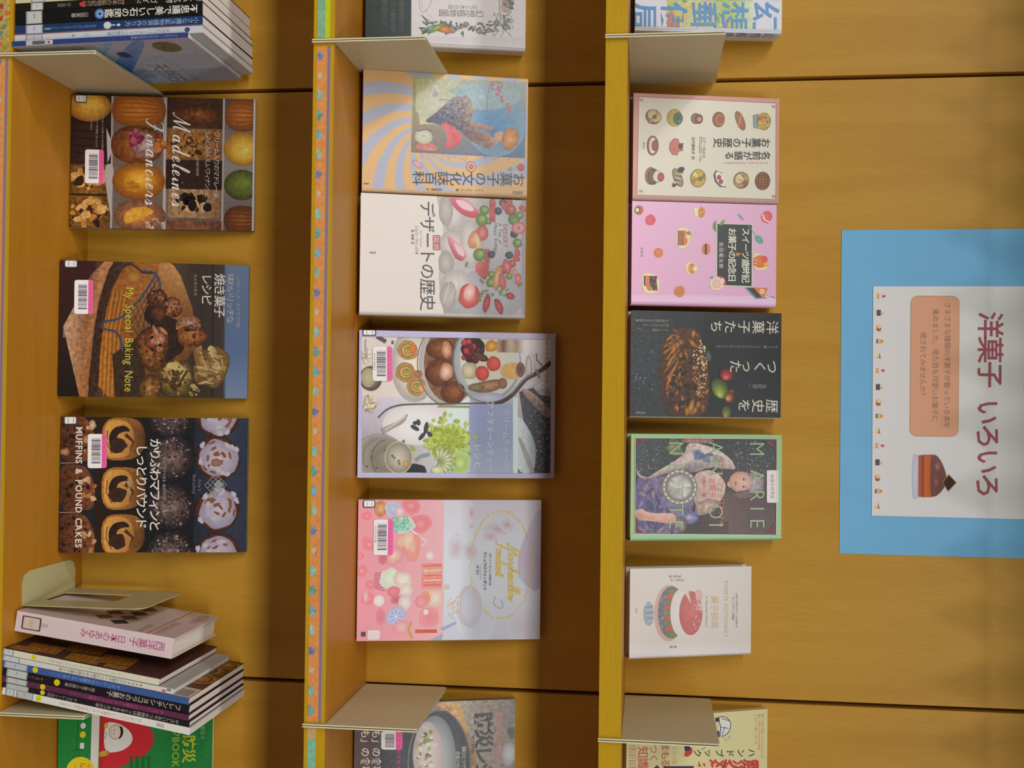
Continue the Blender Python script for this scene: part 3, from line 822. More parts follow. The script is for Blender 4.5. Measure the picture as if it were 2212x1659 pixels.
def art_muffins(a):
    a.cr(*CR3); a.bg('20222c', 0.15)
    a.rect(1250, 40, 1720, 1010, ['23252f', '2f3648', '3a4258', '323a50'], 0.15, axis='x')
    a.rect(640, 40, 1320, 1010, ['2c1c12', '1c1816', '16171d', '1c1e28'], 0.15, axis='x')
    # slices of loaf with fruit
    for cy in (215, 550, 880):
        a.poly([(400, cy - 165), (540, cy - 165), (600, cy - 130), (650, cy), (640, cy + 120), (600, cy + 150), (400, cy + 160)], ['4a2a1c', '6a3c20', '7a4424', '84502c', '7a4626', '5f3820', '4a2a1a'], 0.5)
        a.specks(500, cy, 110, 135, 26, (6, 16), ['2a1810', '22140e', '3a2014'], 0.2)
        a.specks(590, cy, 60, 120, 8, (8, 20), ['b88a60', 'd0b090', 'a87048'], 0.2)
        a.line([(405, cy + 162), (530, cy + 160)], 4, 'b09a80')
    a.blob(625, 120, 26, 32, ['d8c0a8', 'a87a58'], jit=0.2); a.blob(440, 300, 30, 26, ['b89070', '8a5c3c'], jit=0.2)
    # marbled pound cakes
    for cy, hh in ((215, 145), (552, 145), (868, 140)):
        a.poly([(690, cy - hh), (930, cy - hh), (985, cy - hh * 0.4), (985, cy + hh * 0.5), (900, cy + hh), (690, cy + hh)], ['a86a2e', '96622e', '4f341c', '4a3018', '8a5a2a', 'b87834'], 0.2)
        a.poly([(705, cy - hh + 18), (870, cy - hh + 14), (925, cy), (870, cy + hh - 16), (705, cy + hh - 16)], ['d29a4a', 'c48c44', '8a5f30', 'b88040', 'd89e4c'], 0.15)
        a.poly([(735, cy - 20), (770, cy - 80), (850, cy - 95), (890, cy - 50), (840, cy - 52), (795, cy - 30), (790, cy + 30), (830, cy + 70), (795, cy + 95), (745, cy + 65)], '2f1c16', 0.3)
        a.blob(800, cy + 45, 60, 50, ['32201a', '3f281c'], jit=0.15)
        a.line([(850, cy - 30), (905, cy + 20), (880, cy + 90)], 26, '4a2f1c', taper=True)
        a.line([(730, cy - 60), (722, cy + 20), (760, cy + 100)], 6, '5a3a22')
    # dark crumb muffins
    for cy in (50, 345, 680, 1000):
        a.blob(1160, cy, 168, 162, ['8a7470', '5c4a48', '3a3032', '201c20'], off=(20, 0), jit=0.04, g=0.5)
        a.specks(1165, cy, 135, 135, 150, (3, 9), ['a0908c', '7a5a54', '1c1a1c', '8a5a4a', '2a2428', '6a6064'])
    # iced muffins
    for cy, s in ((60, 1), (350, 2), (700, 3), (1010, 4)):
        a.rn.seed(s * 11)
        a.blob(1485, cy, 152, 152, ['96583a', '84482a', '4a2a1e'], jit=0.05, g=0.3)
        a.blob(1490, cy, 130, 130, ['d4cfe0', 'c2bcd0', 'a89eb4'], jit=0.1, g=0.08)
        for i in range(13):
            t = a.rn.uniform(0, 360); d = a.rn.uniform(20, 125)
            a.blob(1490 + d * math.cos(R(t)), cy + d * math.sin(R(t)), 9, 24, ['a0603c', '94563a'], rot=t, jit=0.2)
        for i in range(10):
            t = a.rn.uniform(0, 360); d = a.rn.uniform(60, 150)
            a.blob(1490 + d * math.cos(R(t)), cy + d * math.sin(R(t)), 16, 24, ['dcd8e4', 'c4bed0'], rot=t, jit=0.25)
    a.blob(1475, 380, 36, 30, ['b08a70', '9a6c50'], jit=0.2)
    a.text('MUFFINS & POUND CAKES', 516, 130, 58, 'e0d2c4', bold=0.028, wide=0.95, pitch=1.03)
    a.text('かりふわマフィンと', 1024, 210, 78, 'e4dcd0', bold=0.012, pitch=0.89)
    a.text('しっとりパウンド', 932, 250, 78, 'e4dcd0', bold=0.012, pitch=0.91)
    a.text('型ひとつでできる 焼きっぱなしのお菓子', 1108, 335, 22, 'b0a8a4', pitch=1.0)
    a.text('Amy\'s', 1350, 490, 30, '8a8c98'); a.text('Bakeshop', 1312, 460, 30, '8a8c98')
    a.text('坂田阿希子', 868, 480, 22, 'c8b8a0')
    a.cr(CR3[0] , CR3[1], CR3[2])
    # little lattice mark
    for i in range(5):
        t = i / 4.0
        a.line([(1395 + 75 * t, 535 - 82 * t), (1470 + 75 * t, 612 - 82 * t)], 5, '94a09c')
        a.line([(1395 + 75 * t, 535 + 77 * t), (1470 + 75 * t, 453 + 77 * t)], 5, '94a09c')
    a.poly([(1455, 530), (1490, 495), (1530, 530), (1490, 568)], 'a4aaa4')
face_book('dark paperback with iced muffins, left of the beige bookend', 1,
          0.0266, 0.1777, 0.2402, -0.0672, 0.010, 13.3, 'L', '23252f', art_muffins, [(535, 904.7), (532.6, 1195), (127.5, 1191.7), (131, 899.6)], GB, M_FILM,
          extras=(barcode(CR3, 596, 180, 726, 412, 0.27), call_label(CR3, 434, 60, 524, 116)))

def art_green(a):
    a.cr(*CR4); a.bg('1f8a3c', 0.06)
    a.rect(612, 1060, 665, 1700, 'e8e4e0')
    # red hood seen from the side with a plain cartoon child looking out
    a.poly([(668, 1145), (800, 1160), (930, 1195), (1020, 1245), (1048, 1300), (1035, 1370), (980, 1430), (900, 1475), (800, 1510), (680, 1540)], 'd42a34')
    a.poly([(700, 1195), (800, 1210), (870, 1255), (900, 1310), (880, 1360), (820, 1400), (700, 1412)], 'eceae4')
    a.poly([(668, 1150), (690, 1150), (700, 1412), (690, 1540), (668, 1540)], 'c8202c')
    a.blob(775, 1268, 42, 48, ['f0e2d6', 'e8d8cc']); a.loop(775, 1268, 42, 48, 3, '5a4038')
    a.poly([(800, 1225), (825, 1235), (832, 1270), (820, 1305), (795, 1320), (812, 1285), (810, 1250)], '2a2220')
    a.blob(770, 1255, 4, 4, '3a2a26'); a.blob(768, 1280, 4, 4, '3a2a26')
    a.line([(752, 1262), (750, 1272)], 3, 'b05a50')
    a.blob(712, 1225, 14, 18, 'd8c820'); a.loop(700, 1290, 14, 22, 3, '4a4038')
    for y in (1405, 1422): a.blob(700, y, 38, 10, ['dcc040', 'b89a30'], rot=-12)
    # scale with weights
    a.line([(480, 1175), (540, 1185)], 3, '12401e'); a.line([(520, 1185), (516, 1390)], 3, '12401e'); a.line([(475, 1400), (520, 1385), (570, 1395)], 3, '12401e')
    a.blob(555, 1225, 18, 20, 'e8eae0'); a.blob(555, 1285, 20, 22, 'e8d820'); a.rrect(538, 1340, 566, 1380, 5, 'e8eae0')
    a.blob(545, 1530, 95, 96, 'ecd81c')
    a.text('巻末付録', 590, 1480, 26, 'd8642c'); a.text('防災シート', 545, 1475, 34, 'd04a28', bold=0.01); a.text('つき', 500, 1480, 28, 'd8642c')
    a.text('防災', 1252, 1290, 92, 'cfd832', bold=0.02, pitch=1.02)
    a.text('ピクニックBOOK', 1172, 980, 66, 'a6cf3c', bold=0.012, pitch=0.98)
    a.text('いざというとき', 1368, 1255, 28, '14602c', pitch=1.0); a.text('に役立つ', 1372, 1200, 30, 'b8c8b0')
    for x0, x1 in ((880, 900), (920, 940), (960, 980), (1000, 1020)): a.rect(x0, 1440, x1, 1520, '14702e')
    a.rect(870, 1436, 1040, 1442, '14702e')
face_book('green book with a red hood drawing, right end of the bottom shelf', 1,
          0.4069, 0.1700, 0.1971, -0.0620, 0.012, 14.1, 'L', 'd8d4c8', art_green, [(460, 1521), (460, 1800), (127, 1803), (122, 1528)], GB * 0.9, M_SOFT)

# ------------------------------------------------------------------ bottom shelf, upright row at the left
GL = 'books standing upright at the left of the bottom shelf'
def row(x, t, h, spine, label, depth=0.172, yf=-0.188, **kw):
    return spine_book(label, 1, x, yf, t, h, depth, -1.3, spine, kw.pop('cover', 'c8c8c8'), GB, group=GL, **kw)
def sp_maroon(a): a.bg('4a2a30'); a.rect(22, 0, 40, 99, 'c8ccc8'); a.text('宝石の図鑑', 200, 5, 7, 'd0c8c0', d='v')
row(-0.5035, 0.0145, 0.232, sp_maroon, 'dark maroon book leftmost in the upright row on the bottom shelf', cover='4a2a30', extras=(spine_label(16, 38),))
def sp_cream(a):
    a.bg('c9c4a0'); a.rect(0, 0, 232, 2, 'd8d4b8'); a.text('鉱物と宝石の世界', 205, 5.5, 7, '8a8674', d='v')
row(-0.4885, 0.0135, 0.233, sp_cream, 'cream white spined book between the maroon and the thin black book', cover='c9c4a0', extras=(spine_label(20, 38, 'c8c6c4'),))
def sp_black1(a):
    a.bg('14120f'); a.text('美しい鉱物', 238, 4.6, 9.5, 'd8d4cc', d='v'); a.text('ガイド', 180, 4.6, 9, 'c8c4bc', d='v', pitch=1.1)
    a.text('【日本の鉱物紀行】', 143, 4.6, 6.6, 'a8907a', d='v', pitch=1.0); a.blob(86, 4.6, 4, 3.6, ['d04a50', 'a02a34'], n=10, jit=0.35)
    a.text('山と渓谷', 72, 4.6, 4.5, '8a8680', d='v')
row(-0.4745, 0.0092, 0.2355, sp_black1, 'thin black spined book with a small red star, in the upright row', cover='16140f', extras=(spine_label(20, 36),))
def sp_black2(a):
    a.bg('0c0d0c'); a.text('不思議で美しい石の図鑑', 230, 8.2, 10.4, 'dcd8d0', d='v', bold=0.012, pitch=1.02)
    a.blob(108, 8.2, 6.6, 6.6, ['3a6ab0', 'a8c0dc', '5a8ac8', '2a4a8a'], n=18); a.blob(108, 8.2, 2, 2, '2a3a5a')
    a.text('山田英春', 94, 8.2, 5.4, 'c0bcb4', d='v', pitch=1.05)
row(-0.4649, 0.0163, 0.2365, sp_black2, 'thick black book with a blue agate disc on its spine, in the upright row', cover='101010', extras=(spine_label(14, 35, 'bfc4bd'),))
def sp_navy(a):
    a.bg('1c3560'); a.rect(0, 10.6, 240, 11.3, 'a86a6a')
    a.text('小さな魔法鉱物雑貨の作り方', 232, 5.4, 6.9, '9ab4cc', d='v', pitch=1.03)
    a.blob(118, 5.6, 5, 4.4, ['d8dcd8', 'b8c4c8']); a.rect(123, 5, 128, 6.4, 'c8d0d0'); a.blob(132, 5.8, 2.4, 1.6, 'c8d0d0')
    a.text('身近な鉱石で楽しむアクセサリーとインテリア', 104, 5.6, 3.3, '6a8ab0', d='v', pitch=0.95); a.rect(38, 5, 46, 7, '7a9a90')
row(-0.4480, 0.0113, 0.2368, sp_navy, 'navy blue book with a small white flask on its spine, in the upright row', cover='1c3560', extras=(spine_label(14, 36, 'c6c4d0'),))
def sp_pale(a):
    a.bg('c3c8cc'); a.text('天然石パワーストーンの教科書', 196, 4.2, 5.6, '6a7a9a', d='v'); a.blob(218, 4.2, 3.4, 3, '3a4a7a')
    a.text('エイ', 96, 4.2, 4.6, '7a8a9a', d='v'); a.blob(75, 4.2, 1.8, 1.6, '7a9ab0')
row(-0.4362, 0.0086, 0.2372, sp_pale, 'thin pale silver spined book in the upright row', cover='c3c8cc', extras=(spine_label(14, 36, 'bcb8c8'),))
def sp_blue2(a):
    a.bg('2a3f7c'); a.text('アクセサリーのための天然石事典', 208, 2.9, 3.8, '8a98bc', d='v', pitch=1.02)
    a.rect(18, 0, 44, 9, 'b8b8bc'); a.rect(26, 0.8, 42, 5.2, '5a5c5a'); a.rect(44, 0.5, 52, 5.6, 'c8c4bc'); a.blob(47, 3, 2, 1.6, 'a05a4a')
def co_blue2(a):
    # sheet: x = up, y = away from the spine (mm)
    a.bg('aab4c4', 0.08, 'b4bccc')
    for y0, y1, c in ((0, 60, 'bcb8c8'), (60, 120, 'a8b4c8'), (120, 176, '94aac8')): a.rect(0, y0, 222, y1, [c, 'b4bccc'], 0.08, axis='y')
    a.poly([(150, 0), (172, 0), (95, 120), (60, 172), (30, 172), (80, 95)], ['6a90c8', '8aaad4', '3f78bc', '2f6ab4', '4a80c0', '7aa0d0'], 0.2)
    a.poly([(118, 0), (132, 0), (60, 90), (20, 150), (8, 150), (60, 70)], ['9ab4d8', 'a8bcd8', '6a9acc', '5a90c8', '7aa4d0', 'a4b8d4'], 0.2)
    a.line([(196, 30), (120, 90), (96, 172)], 1.2, '94a0b8'); a.line([(160, 60), (150, 172)], 1, 'a098a8')
    a.blob(182, 30, 17, 20, ['6a6448', '76704e', '7a7450'], g=0.35)
    a.blob(118, 52, 9, 13, ['4a4a64', '3a4068', '5a74a0'], g=0.2)
    a.text('天然石', 128, 92, 26, '6a7888', pitch=1.0); a.text('事典', 100, 108, 20, '7a8898'); a.text('アクセサリーのための', 160, 88, 8, '7a8898')
row(-0.4270, 0.0060, 0.2215, sp_blue2, 'blue spined book with a pale agate cover, at the right end of the upright row', depth=0.176, yf=-0.1935, cover='aab4c4', cover_art=co_blue2, cover_side='R')

# ------------------------------------------------------------------ bottom shelf, leaning books at the right
GS = 'books leaning against the right divider of the bottom shelf'
def lean(x, t, h, d, yf, ang, spine, label, cover, **kw):
    return spine_book(label, 1, x, yf, t, h, d, ang, spine, cover, GB, group=GS, **kw)
def sp_white(a):
    a.bg('dcc8c8'); a.text('西洋菓子', 192, 12.4, 11.5, 'b05a86', d='v', bold=0.01, pitch=0.98)
    a.text('日本のあゆみ', 142, 12.4, 10.5, 'b4608c', d='v', bold=0.01, pitch=0.92); a.text('吉田菊次郎', 42, 12.4, 5.2, '8a7a80', d='v', pitch=0.95)
def co_white(a):
    a.bg('cfb8b0', 0.05); a.rect(0, 0, 205, 150, ['d4c0ba', 'cdb4ac'], axis='y')
    for i, (x, y) in enumerate(((118, 28), (118, 56), (118, 84), (118, 110), (92, 42), (92, 70), (92, 98))):
        a.poly([(x - 13, y), (x, y - 13), (x + 13, y), (x, y + 13)], ['7a3038', '5a3a30', '8a4a40', '3a2a30', '94605a', '6a2a34', '7a5a4a'][i], 0.3)
    a.rect(166, 2, 168, 140, 'c06a50'); a.text('西洋菓子', 184, 8, 13, 'a06068'); a.text('日本のあゆみ', 172, 66, 11, 'a06068'); a.text('吉田菊次郎', 152, 96, 8, '8a706c')
def cl_white(root, a, t, h):
    s = a.sub(); s.rrect(8, 4.2, 33, 20.8, 1.6, '4a4650'); s.rrect(10, 5.6, 31, 19.4, 1, 'd0c0b0'); s.text('383', 18, 8, 6, 'a89a90')
    mb = MB(); s.place(mb, (0, 0, 0), (1, 0, 0), (0, 0, 1), (0, -1, 0)); mb.build('call_number_label', M_SOFT, root)
lean(0.2620, 0.0250, 0.2030, 0.140, -0.165, 7.5, sp_white, 'thick pale pink book with magenta lettering leaning next to the beige bookend', 'd4c0ba', cover_art=co_white, th=0.0022, r=0.004, extras=(cl_white,), page=M_PAGEX, inset=0.003)
def tinyline(a, x, y, size, col, n, st='チョコレートのお菓子とキャラメルの焼き菓子'):
    a.text(st[:n], x, y, size, col, d='v', pitch=1.05)
def sp_cook(a): a.bg('d8d6c0'); tinyline(a, 150, 3.8, 4.2, '9a988c', 21); tinyline(a, 60, 3.8, 3, 'a8a69a', 6)
def co_cook(a):
    a.bg('4a3028', 0.12)
    for x, y, s in ((35, 150, 1), (75, 118, 1.1), (92, 160, 1), (126, 140, 1), (40, 95, 1), (140, 172, 0.8), (20, 170, 0.8)):
        a.poly([(x - 22 * s, y - 16 * s), (x + 20 * s, y - 20 * s), (x + 24 * s, y + 14 * s), (x - 16 * s, y + 20 * s)], ['9a6420', 'a8702a', '94601e', '8a5818'], 0.3)
        for i in range(5): a.line([(x - 17 * s + i * 8 * s, y - 15 * s), (x - 13 * s + i * 8 * s, y + 15 * s)], 1.2, '7a4a14')
    a.rect(0, 0, 200, 8, '43291f'); a.rect(0, 174, 200, 184, '33221c')
    a.rect(150, 0, 200, 184, ['4a2c24', '55302a'], 0.15)
lean(0.3024, 0.0074, 0.1990, 0.178, -0.190, 8.4, sp_cook, 'cream spined book with ridged biscuits on its brown cover', '4a3028', cover_art=co_cook, extras=(spine_label(0, 14), dot(40)))
def sp_cara(a): a.bg('d4d0c4'); tinyline(a, 178, 3.2, 4.6, '4a4038', 22, 'キャラメルのお菓子一つの鍋で作る焼き菓子と本'); a.blob(211, 2.0, 3.0, 1.7, '7a8490'); a.blob(205, 4.2, 2.8, 1.6, 'c0607a')
def co_cara(a):
    a.bg('b4b0ac'); a.rect(172, 158, 192, 176, '8a8884'); a.rect(186, 60, 190, 110, '9a9894')
lean(0.3104, 0.0062, 0.2170, 0.178, -0.190, 8.5, sp_cara, 'slim pale book between the biscuit book and the blue spined one', 'b4b0ac', cover_art=co_cara, extras=(spine_label(0, 22),))
def sp_blue(a): a.bg('3c5a96'); tinyline(a, 150, 3.9, 5, '8aa0c8', 14); tinyline(a, 80, 3.9, 4, '7a90c0', 5, 'チョコレート')
def co_roll(a):
    a.bg('5a3018', 0.5); a.rect(0, 120, 236, 184, ['5a3018', '6a3c1c'], 0.4, axis='y')
    for x, y, r in ((205, 60, 26), (216, 100, 24), (190, 96, 24), (222, 24, 20), (178, 60, 20)):
        a.blob(x, y, r, r, ['b88a44', '8a5a28', 'a87a3c', '5a3216'], jit=0.06, g=0.4); a.loop(x, y, r * 0.6, r * 0.6, 4, '5a3014')
    a.rect(200, 142, 236, 184, 'd0c0a8'); a.rect(210, 150, 232, 176, '9a9088')
lean(0.3170, 0.0079, 0.2360, 0.180, -0.190, 8.6, sp_blue, 'blue spined book with spiral rolls on its cover, leaning among the cookery books', '6a3c1c', cover_art=co_roll, extras=(spine_label(2, 32, 'b8bcc8'), dot(42, 0.45, 3.4)))
def sp_dark(a): a.bg('1c141a'); a.text('フレンチショコラのお菓子', 226, 4.8, 7.6, 'd0c8c0', d='v', pitch=1.02); tinyline(a, 118, 4.8, 4.6, 'b0a098', 9, '焼き菓子の教科書'); tinyline(a, 52, 4.8, 3.6, 'a07a80', 7)
lean(0.3253, 0.0096, 0.2365, 0.180, -0.190, 8.7, sp_dark, 'black spined book with white title lettering, right of the blue leaning book', '1c141a', extras=(spine_label(5, 32, 'c0c4bc'), dot(70, 0.5, 3.8)))
def sp_plum(a): a.bg('5c2c48'); tinyline(a, 205, 3.4, 5, 'c04a78', 18); tinyline(a, 120, 3.4, 4, '8a5a70', 8)
lean(0.3354, 0.0069, 0.2365, 0.180, -0.190, 8.9, sp_plum, 'plum purple spined book among the leaning cookery books', '5c2c48', extras=(spine_label(5, 32, 'bcc0b8'), dot(52, 0.45, 3.4)))
def sp_ink(a): a.bg('1e181e'); tinyline(a, 224, 3.2, 5, 'b8b0a8', 20, 'やさしいおやつの時間ほっとするチョコの本'); tinyline(a, 96, 3.2, 4.6, '9a948c', 9, 'チョコレート百科')
lean(0.3427, 0.0061, 0.2375, 0.180, -0.190, 9.0, sp_ink, 'thin near-black spined book between the plum and the white leaning books', '1e181e', extras=(spine_label(5, 34, 'b8bcb4'), dot(52, 0.4, 3.0)))
def sp_snow(a): a.bg('e0dcd4'); tinyline(a, 178, 4.2, 4.6, 'd07a94', 18, 'はじめてのパンとお菓子やさしい手作りレシピ'); a.text('成美', 206, 4.2, 5, '6a6a70', d='v'); tinyline(a, 110, 4.2, 3.6, 'a0a4ac', 10)
lean(0.3490, 0.0084, 0.2380, 0.182, -0.190, 9.2, sp_snow, 'white spined book with pink lettering, outermost of the leaning books', 'e0dcd4', extras=(spine_label(4, 16, 'c8ccc8'), spine_label(18, 40, 'b8bab4'), dot(47, 0.5, 3.6)))

# ------------------------------------------------------------------ middle shelf
def fruit(a, x, y, r, cols, q=1.0, rot=0, jit=0.05): a.blob(x, y, r, r * q, cols, rot=rot, jit=jit, off=(r * 0.25, -r * 0.25))

def art_plants(a):
    a.cr(*CR5); a.bg('ddd8da', 0.03)
    a.rect(500, -600, 785, 400, ['22322f', '2a3834', '2c3a3e'], 0.1)
    for i, st in enumerate(('花と木の不思議な物語をめぐる', '幻想の庭へようこそ植物の世界', 'ちいさな植物園で起きたこと')):
        a.text(st, 745 - i * 50 - 30, -180 - i * 10, 30, '55645c')
    a.text('幻想植物園', 1228, 75, 56, '5a5a5c', d='v', pitch=1.0); a.text('花と木の話', 1185, 25, 36, '6a6a6c', d='v', pitch=1.0)
    a.loop(1130, -40, 290, 240, 3, 'b4b0b0'); a.line([(830, -300), (830, 100), (900, 40), (930, -200)], 3, '8a8a88')
    a.line([(1330, -300), (1325, 60), (1340, 85), (1410, 80), (1425, -300)], 5, '6a7078'); a.rect(1340, -300, 1405, 60, 'b09a90', 0.4)
    a.specks(1380, -20, 30, 60, 16, (8, 20), ['8a6a60', 'c0a090', '5a5a60'], 0.3)
    # garland of vegetables and leaves along the foot
    a.rn.seed(5)
    for i in range(90):
        x = a.rn.uniform(850, 1400); y = 205 + a.rn.uniform(-55, 35) - max(0, x - 1230) * 0.32
        c = a.rn.choice(['7a8c6a', '5a6c5c', '94a080', '8a8a94', '6a6a78', 'b0a4a8', '4a5a50', 'a8a890'])
        a.blob(x, y, a.rn.uniform(10, 26), a.rn.uniform(4, 9), [c, '5a6458'], rot=a.rn.uniform(0, 180), jit=0.1)
    for x, y in ((1070, 190), (1200, 215), (1260, 210), (1120, 160)): a.blob(x, y, 20, 16, ['c8a8a8', 'a08088', '705868'], jit=0.15)
    for i in range(60):
        x = a.rn.uniform(1290, 1430); y = a.rn.uniform(60, 240)
        a.line([(x, y), (x + a.rn.uniform(-20, 20), y + a.rn.uniform(14, 34))], 4, a.rn.choice(['5a6a74', '7a8a88', '8a909c', '6a8a5a']), taper=True)
    a.blob(985, 205, 52, 30, ['e0a060', 'd08040', 'b06a38'], rot=20, jit=0.1); a.blob(940, 195, 70, 20, ['b8c060', '8a9c44', '6a7a3a'], rot=-35)
    a.blob(890, 205, 40, 16, ['9ab4c0', '5a8aa0'], rot=-40); a.blob(870, 225, 30, 10, '4a6a40', rot=-45)
    for i in range(5): a.line([(845 + i * 12, 95 + i * 10), (880, 150 + i * 8)], 4, '6a7468')
    a.rect(800, 270, 1500, 380, ['d4d0d4', 'e0dcdc'], axis='y')
    for i in range(14): a.rect(1180 + i * 20, 352, 1190 + i * 20, 372, a.rn.choice(['8a8a8c', '5a4a40', 'b09a80']))
face_book('white book with a black band and a garland of vegetables', 2,
          -0.6015, 0.1500, 0.2050, -0.0750, 0.022, 14.5, 'R', 'd8d4d2', art_plants, [(1086.5, -170), (1086, 112), (793, 97), (795, -175)], GM, M_FILM, th=0.0022, r=0.004, inset=0.003)

def art_culture(a):
    a.cr(*CR5); a.bg('dcb47c')
    cx, cy = 1010, 1010
    for i in range(13):
        t0 = i * 360 / 13 + 4
        pr = None
        for j in range(15):
            r = 70 * 1.235 ** j
            th = t0 - 58 * math.log(r / 70); w_ = 13.5
            q = [(cx + r * math.cos(R(th)), cy + r * math.sin(R(th))), (cx + r * math.cos(R(th + w_)), cy + r * math.sin(R(th + w_)))]
            if pr: a.raw([a.m(p) for p in (pr[0], q[0], q[1], pr[1])], a.C('aeb4c8'))
            pr = q
    a.up()
    # the vintage picture: a plain stand-in, a dancer in a grey dress with a red shawl before a blue sky
    P = [(850, 555), (1668, 598), (1655, 1140), (832, 1105)]
    a.poly(P, ['b0b080', '94aca8', '3f74a4', '8a7060'], 0.12)
    a.poly([(850, 555), (1200, 575), (1150, 900), (900, 900)], ['b4b47c', 'b8bca4', 'c4c4b0', 'c8c4a0'], 0.15)
    a.blob(1450, 900, 210, 230, ['4a88c0', '5a94c0', '7aa0b0'], off=(0, 60), g=0.15); a.blob(1350, 700, 280, 95, ['a4bcc0', '94b4bc', '9ab0b0'], g=0.15)
    a.blob(1030, 760, 170, 110, ['c8c8b4', 'c0c0a8', 'b8bc9c'], g=0.1)
    a.poly([(920, 880), (1000, 830), (1100, 740), (1160, 690), (1270, 700), (1290, 800), (1260, 900), (1380, 1000), (1430, 1080), (1350, 1060), (1240, 1000), (1180, 930), (1040, 900)], ['6a6a74', '5a6080', '7a7e8c', '8a8c9c', 'a89484', 'b0907c', '8a7468', '7a5c58', 'a07860', '94684c', '6a5a5a', '54505c', '5c5a64'], 0.45)
    a.specks(1160, 840, 110, 110, 70, (3, 9), ['8a8ca0', '5a5a6c', '9a8a84', '4a4c64', 'b09a84'], 0.3)
    a.poly([(1250, 880), (1380, 900), (1480, 940), (1460, 960), (1360, 930), (1290, 930)], ['b08878', 'c09484', 'b88a78', 'a87a68', '94685c', '8a6a60'], 0.2)
    a.poly([(1280, 930), (1400, 960), (1450, 1010), (1480, 1000), (1440, 1070), (1340, 1010)], ['94685c', 'b08070', 'd0a084', 'd8a888', 'b8886c', '7a584c'], 0.3)
    a.blob(1440, 960, 36, 34, ['3a78b8', '4a80b0']); a.blob(1480, 985, 44, 38, ['dcb090', 'cc9c78'])
    a.blob(1550, 1000, 62, 80, ['e0a050', 'd08c3c', 'a86c34'], jit=0.08, rot=10, g=0.2); a.blob(1478, 965, 20, 18, ['d8ac8c', 'c89c78'])
    a.poly([(1040, 890), (1110, 890), (1160, 940), (1210, 985), (1180, 1050), (1070, 1085), (1100, 1020), (1090, 950)], ['d05060', 'e06470', 'd84858', 'e0606c', 'cc4858', 'd85060', 'dc7078', 'e08088'], 0.15)
    a.poly([(880, 1030), (960, 1030), (1020, 1050), (1030, 1095), (860, 1085)], ['c87a70', 'd86a6c', 'd8707a', 'd09090', 'b8806c'], 0.2)
    a.blob(925, 990, 66, 52, ['d8d8c4', 'c8c8b0', 'b8b8a0'], rot=10); a.blob(925, 985, 36, 28, ['b4b8b4', 'd0d0c0'], jit=0.1); a.line([(880, 950), (950, 935), (990, 950)], 8, '5a6a84')
    a.blob(1010, 660, 30, 40, ['a8a4b8', 'c4bcb4'], jit=0.3, g=0.4); a.line([(1040, 720), (1120, 725)], 5, '7a88a0')
    for i in range(9):
        a.blob(1440 + i * 13 + a.rn.uniform(-22, 22), 610 + i * 24, 13, 15, ['b0607c', 'c47a90'], rot=i * 40, jit=0.25)
    a.loop(1455, 620, 40, 30, 8, 'b86a84'); a.line([(1400, 630), (1390, 700), (1385, 810)], 4, '94708c')
    for x0 in (870, 862): a.line([(x0, 600), (x0 - 8, 1050)], 3, '94926a')
    a.specks(1250, 1140, 410, 20, 40, (2, 5), ['d07a80', 'c86070'], sq=True)
    # sweets
    a.blob(880, 1190, 45, 24, ['e0c0cc', 'c8a0b4', 'b0909c'], rot=35, jit=0.08); a.blob(900, 1165, 16, 12, 'd8b8a0')
    a.blob(1270, 1205, 35, 38, ['d88a60', 'c87048', 'a85a40']); a.loop(1270, 1205, 24, 26, 7, 'e8d8c0'); a.loop(1270, 1205, 12, 13, 6, 'b8504a'); a.line([(1242, 1180), (1200, 1130)], 4, 'c0b0a0')
    a.blob(1628, 1205, 24, 26, ['d85050', 'b83840']); a.blob(1602, 1205, 9, 12, '8aa050'); a.blob(1552, 1218, 15, 13, ['a0b880', '6a9060']); a.blob(1595, 1248, 14, 13, ['e0dcd8', 'b8b4b0'])
    a.text('お菓子の文化誌百科', 1652, 1292, 88, '3a3a3c', d='v', bold=0.006, pitch=1.03, wide=1.12)
    a.text('【図説】', 1655, 1388, 26, '4a4a48', d='v', pitch=1.0)
    a.text('ジャン・ピエール 著', 1360, 1374, 22, '4a3c34', d='v', pitch=0.95); a.text('吉田春美 訳', 1060, 1374, 22, '6a5040', d='v', pitch=0.95)
    a.text('原書房', 520, 1338, 14, '5a5a58', d='v')
def ex_culture(root, a): pass
face_book('book with orange and pale blue swirling stripes on the middle shelf', 2,
          -0.4144, 0.1534, 0.2101, -0.0885, 0.026, 16.7, 'R', 'd6b48c', art_culture, [(1141, 171.5), (1137.6, 425), (778.7, 416), (784.7, 149)], GM * 1.12, M_FILM, th=0.0024, r=0.0045, inset=0.003)

def berry(a, x, y, rx, ry, rot=0):
    a.blob(x, y, rx, ry, ['e8b8b8', 'e0808c', 'cc4454', 'b83444'], rot=rot, jit=0.05)
    a.blob(x, y, rx * 0.35, ry * 0.3, ['f0dcd8', 'e09a9c'], rot=rot)

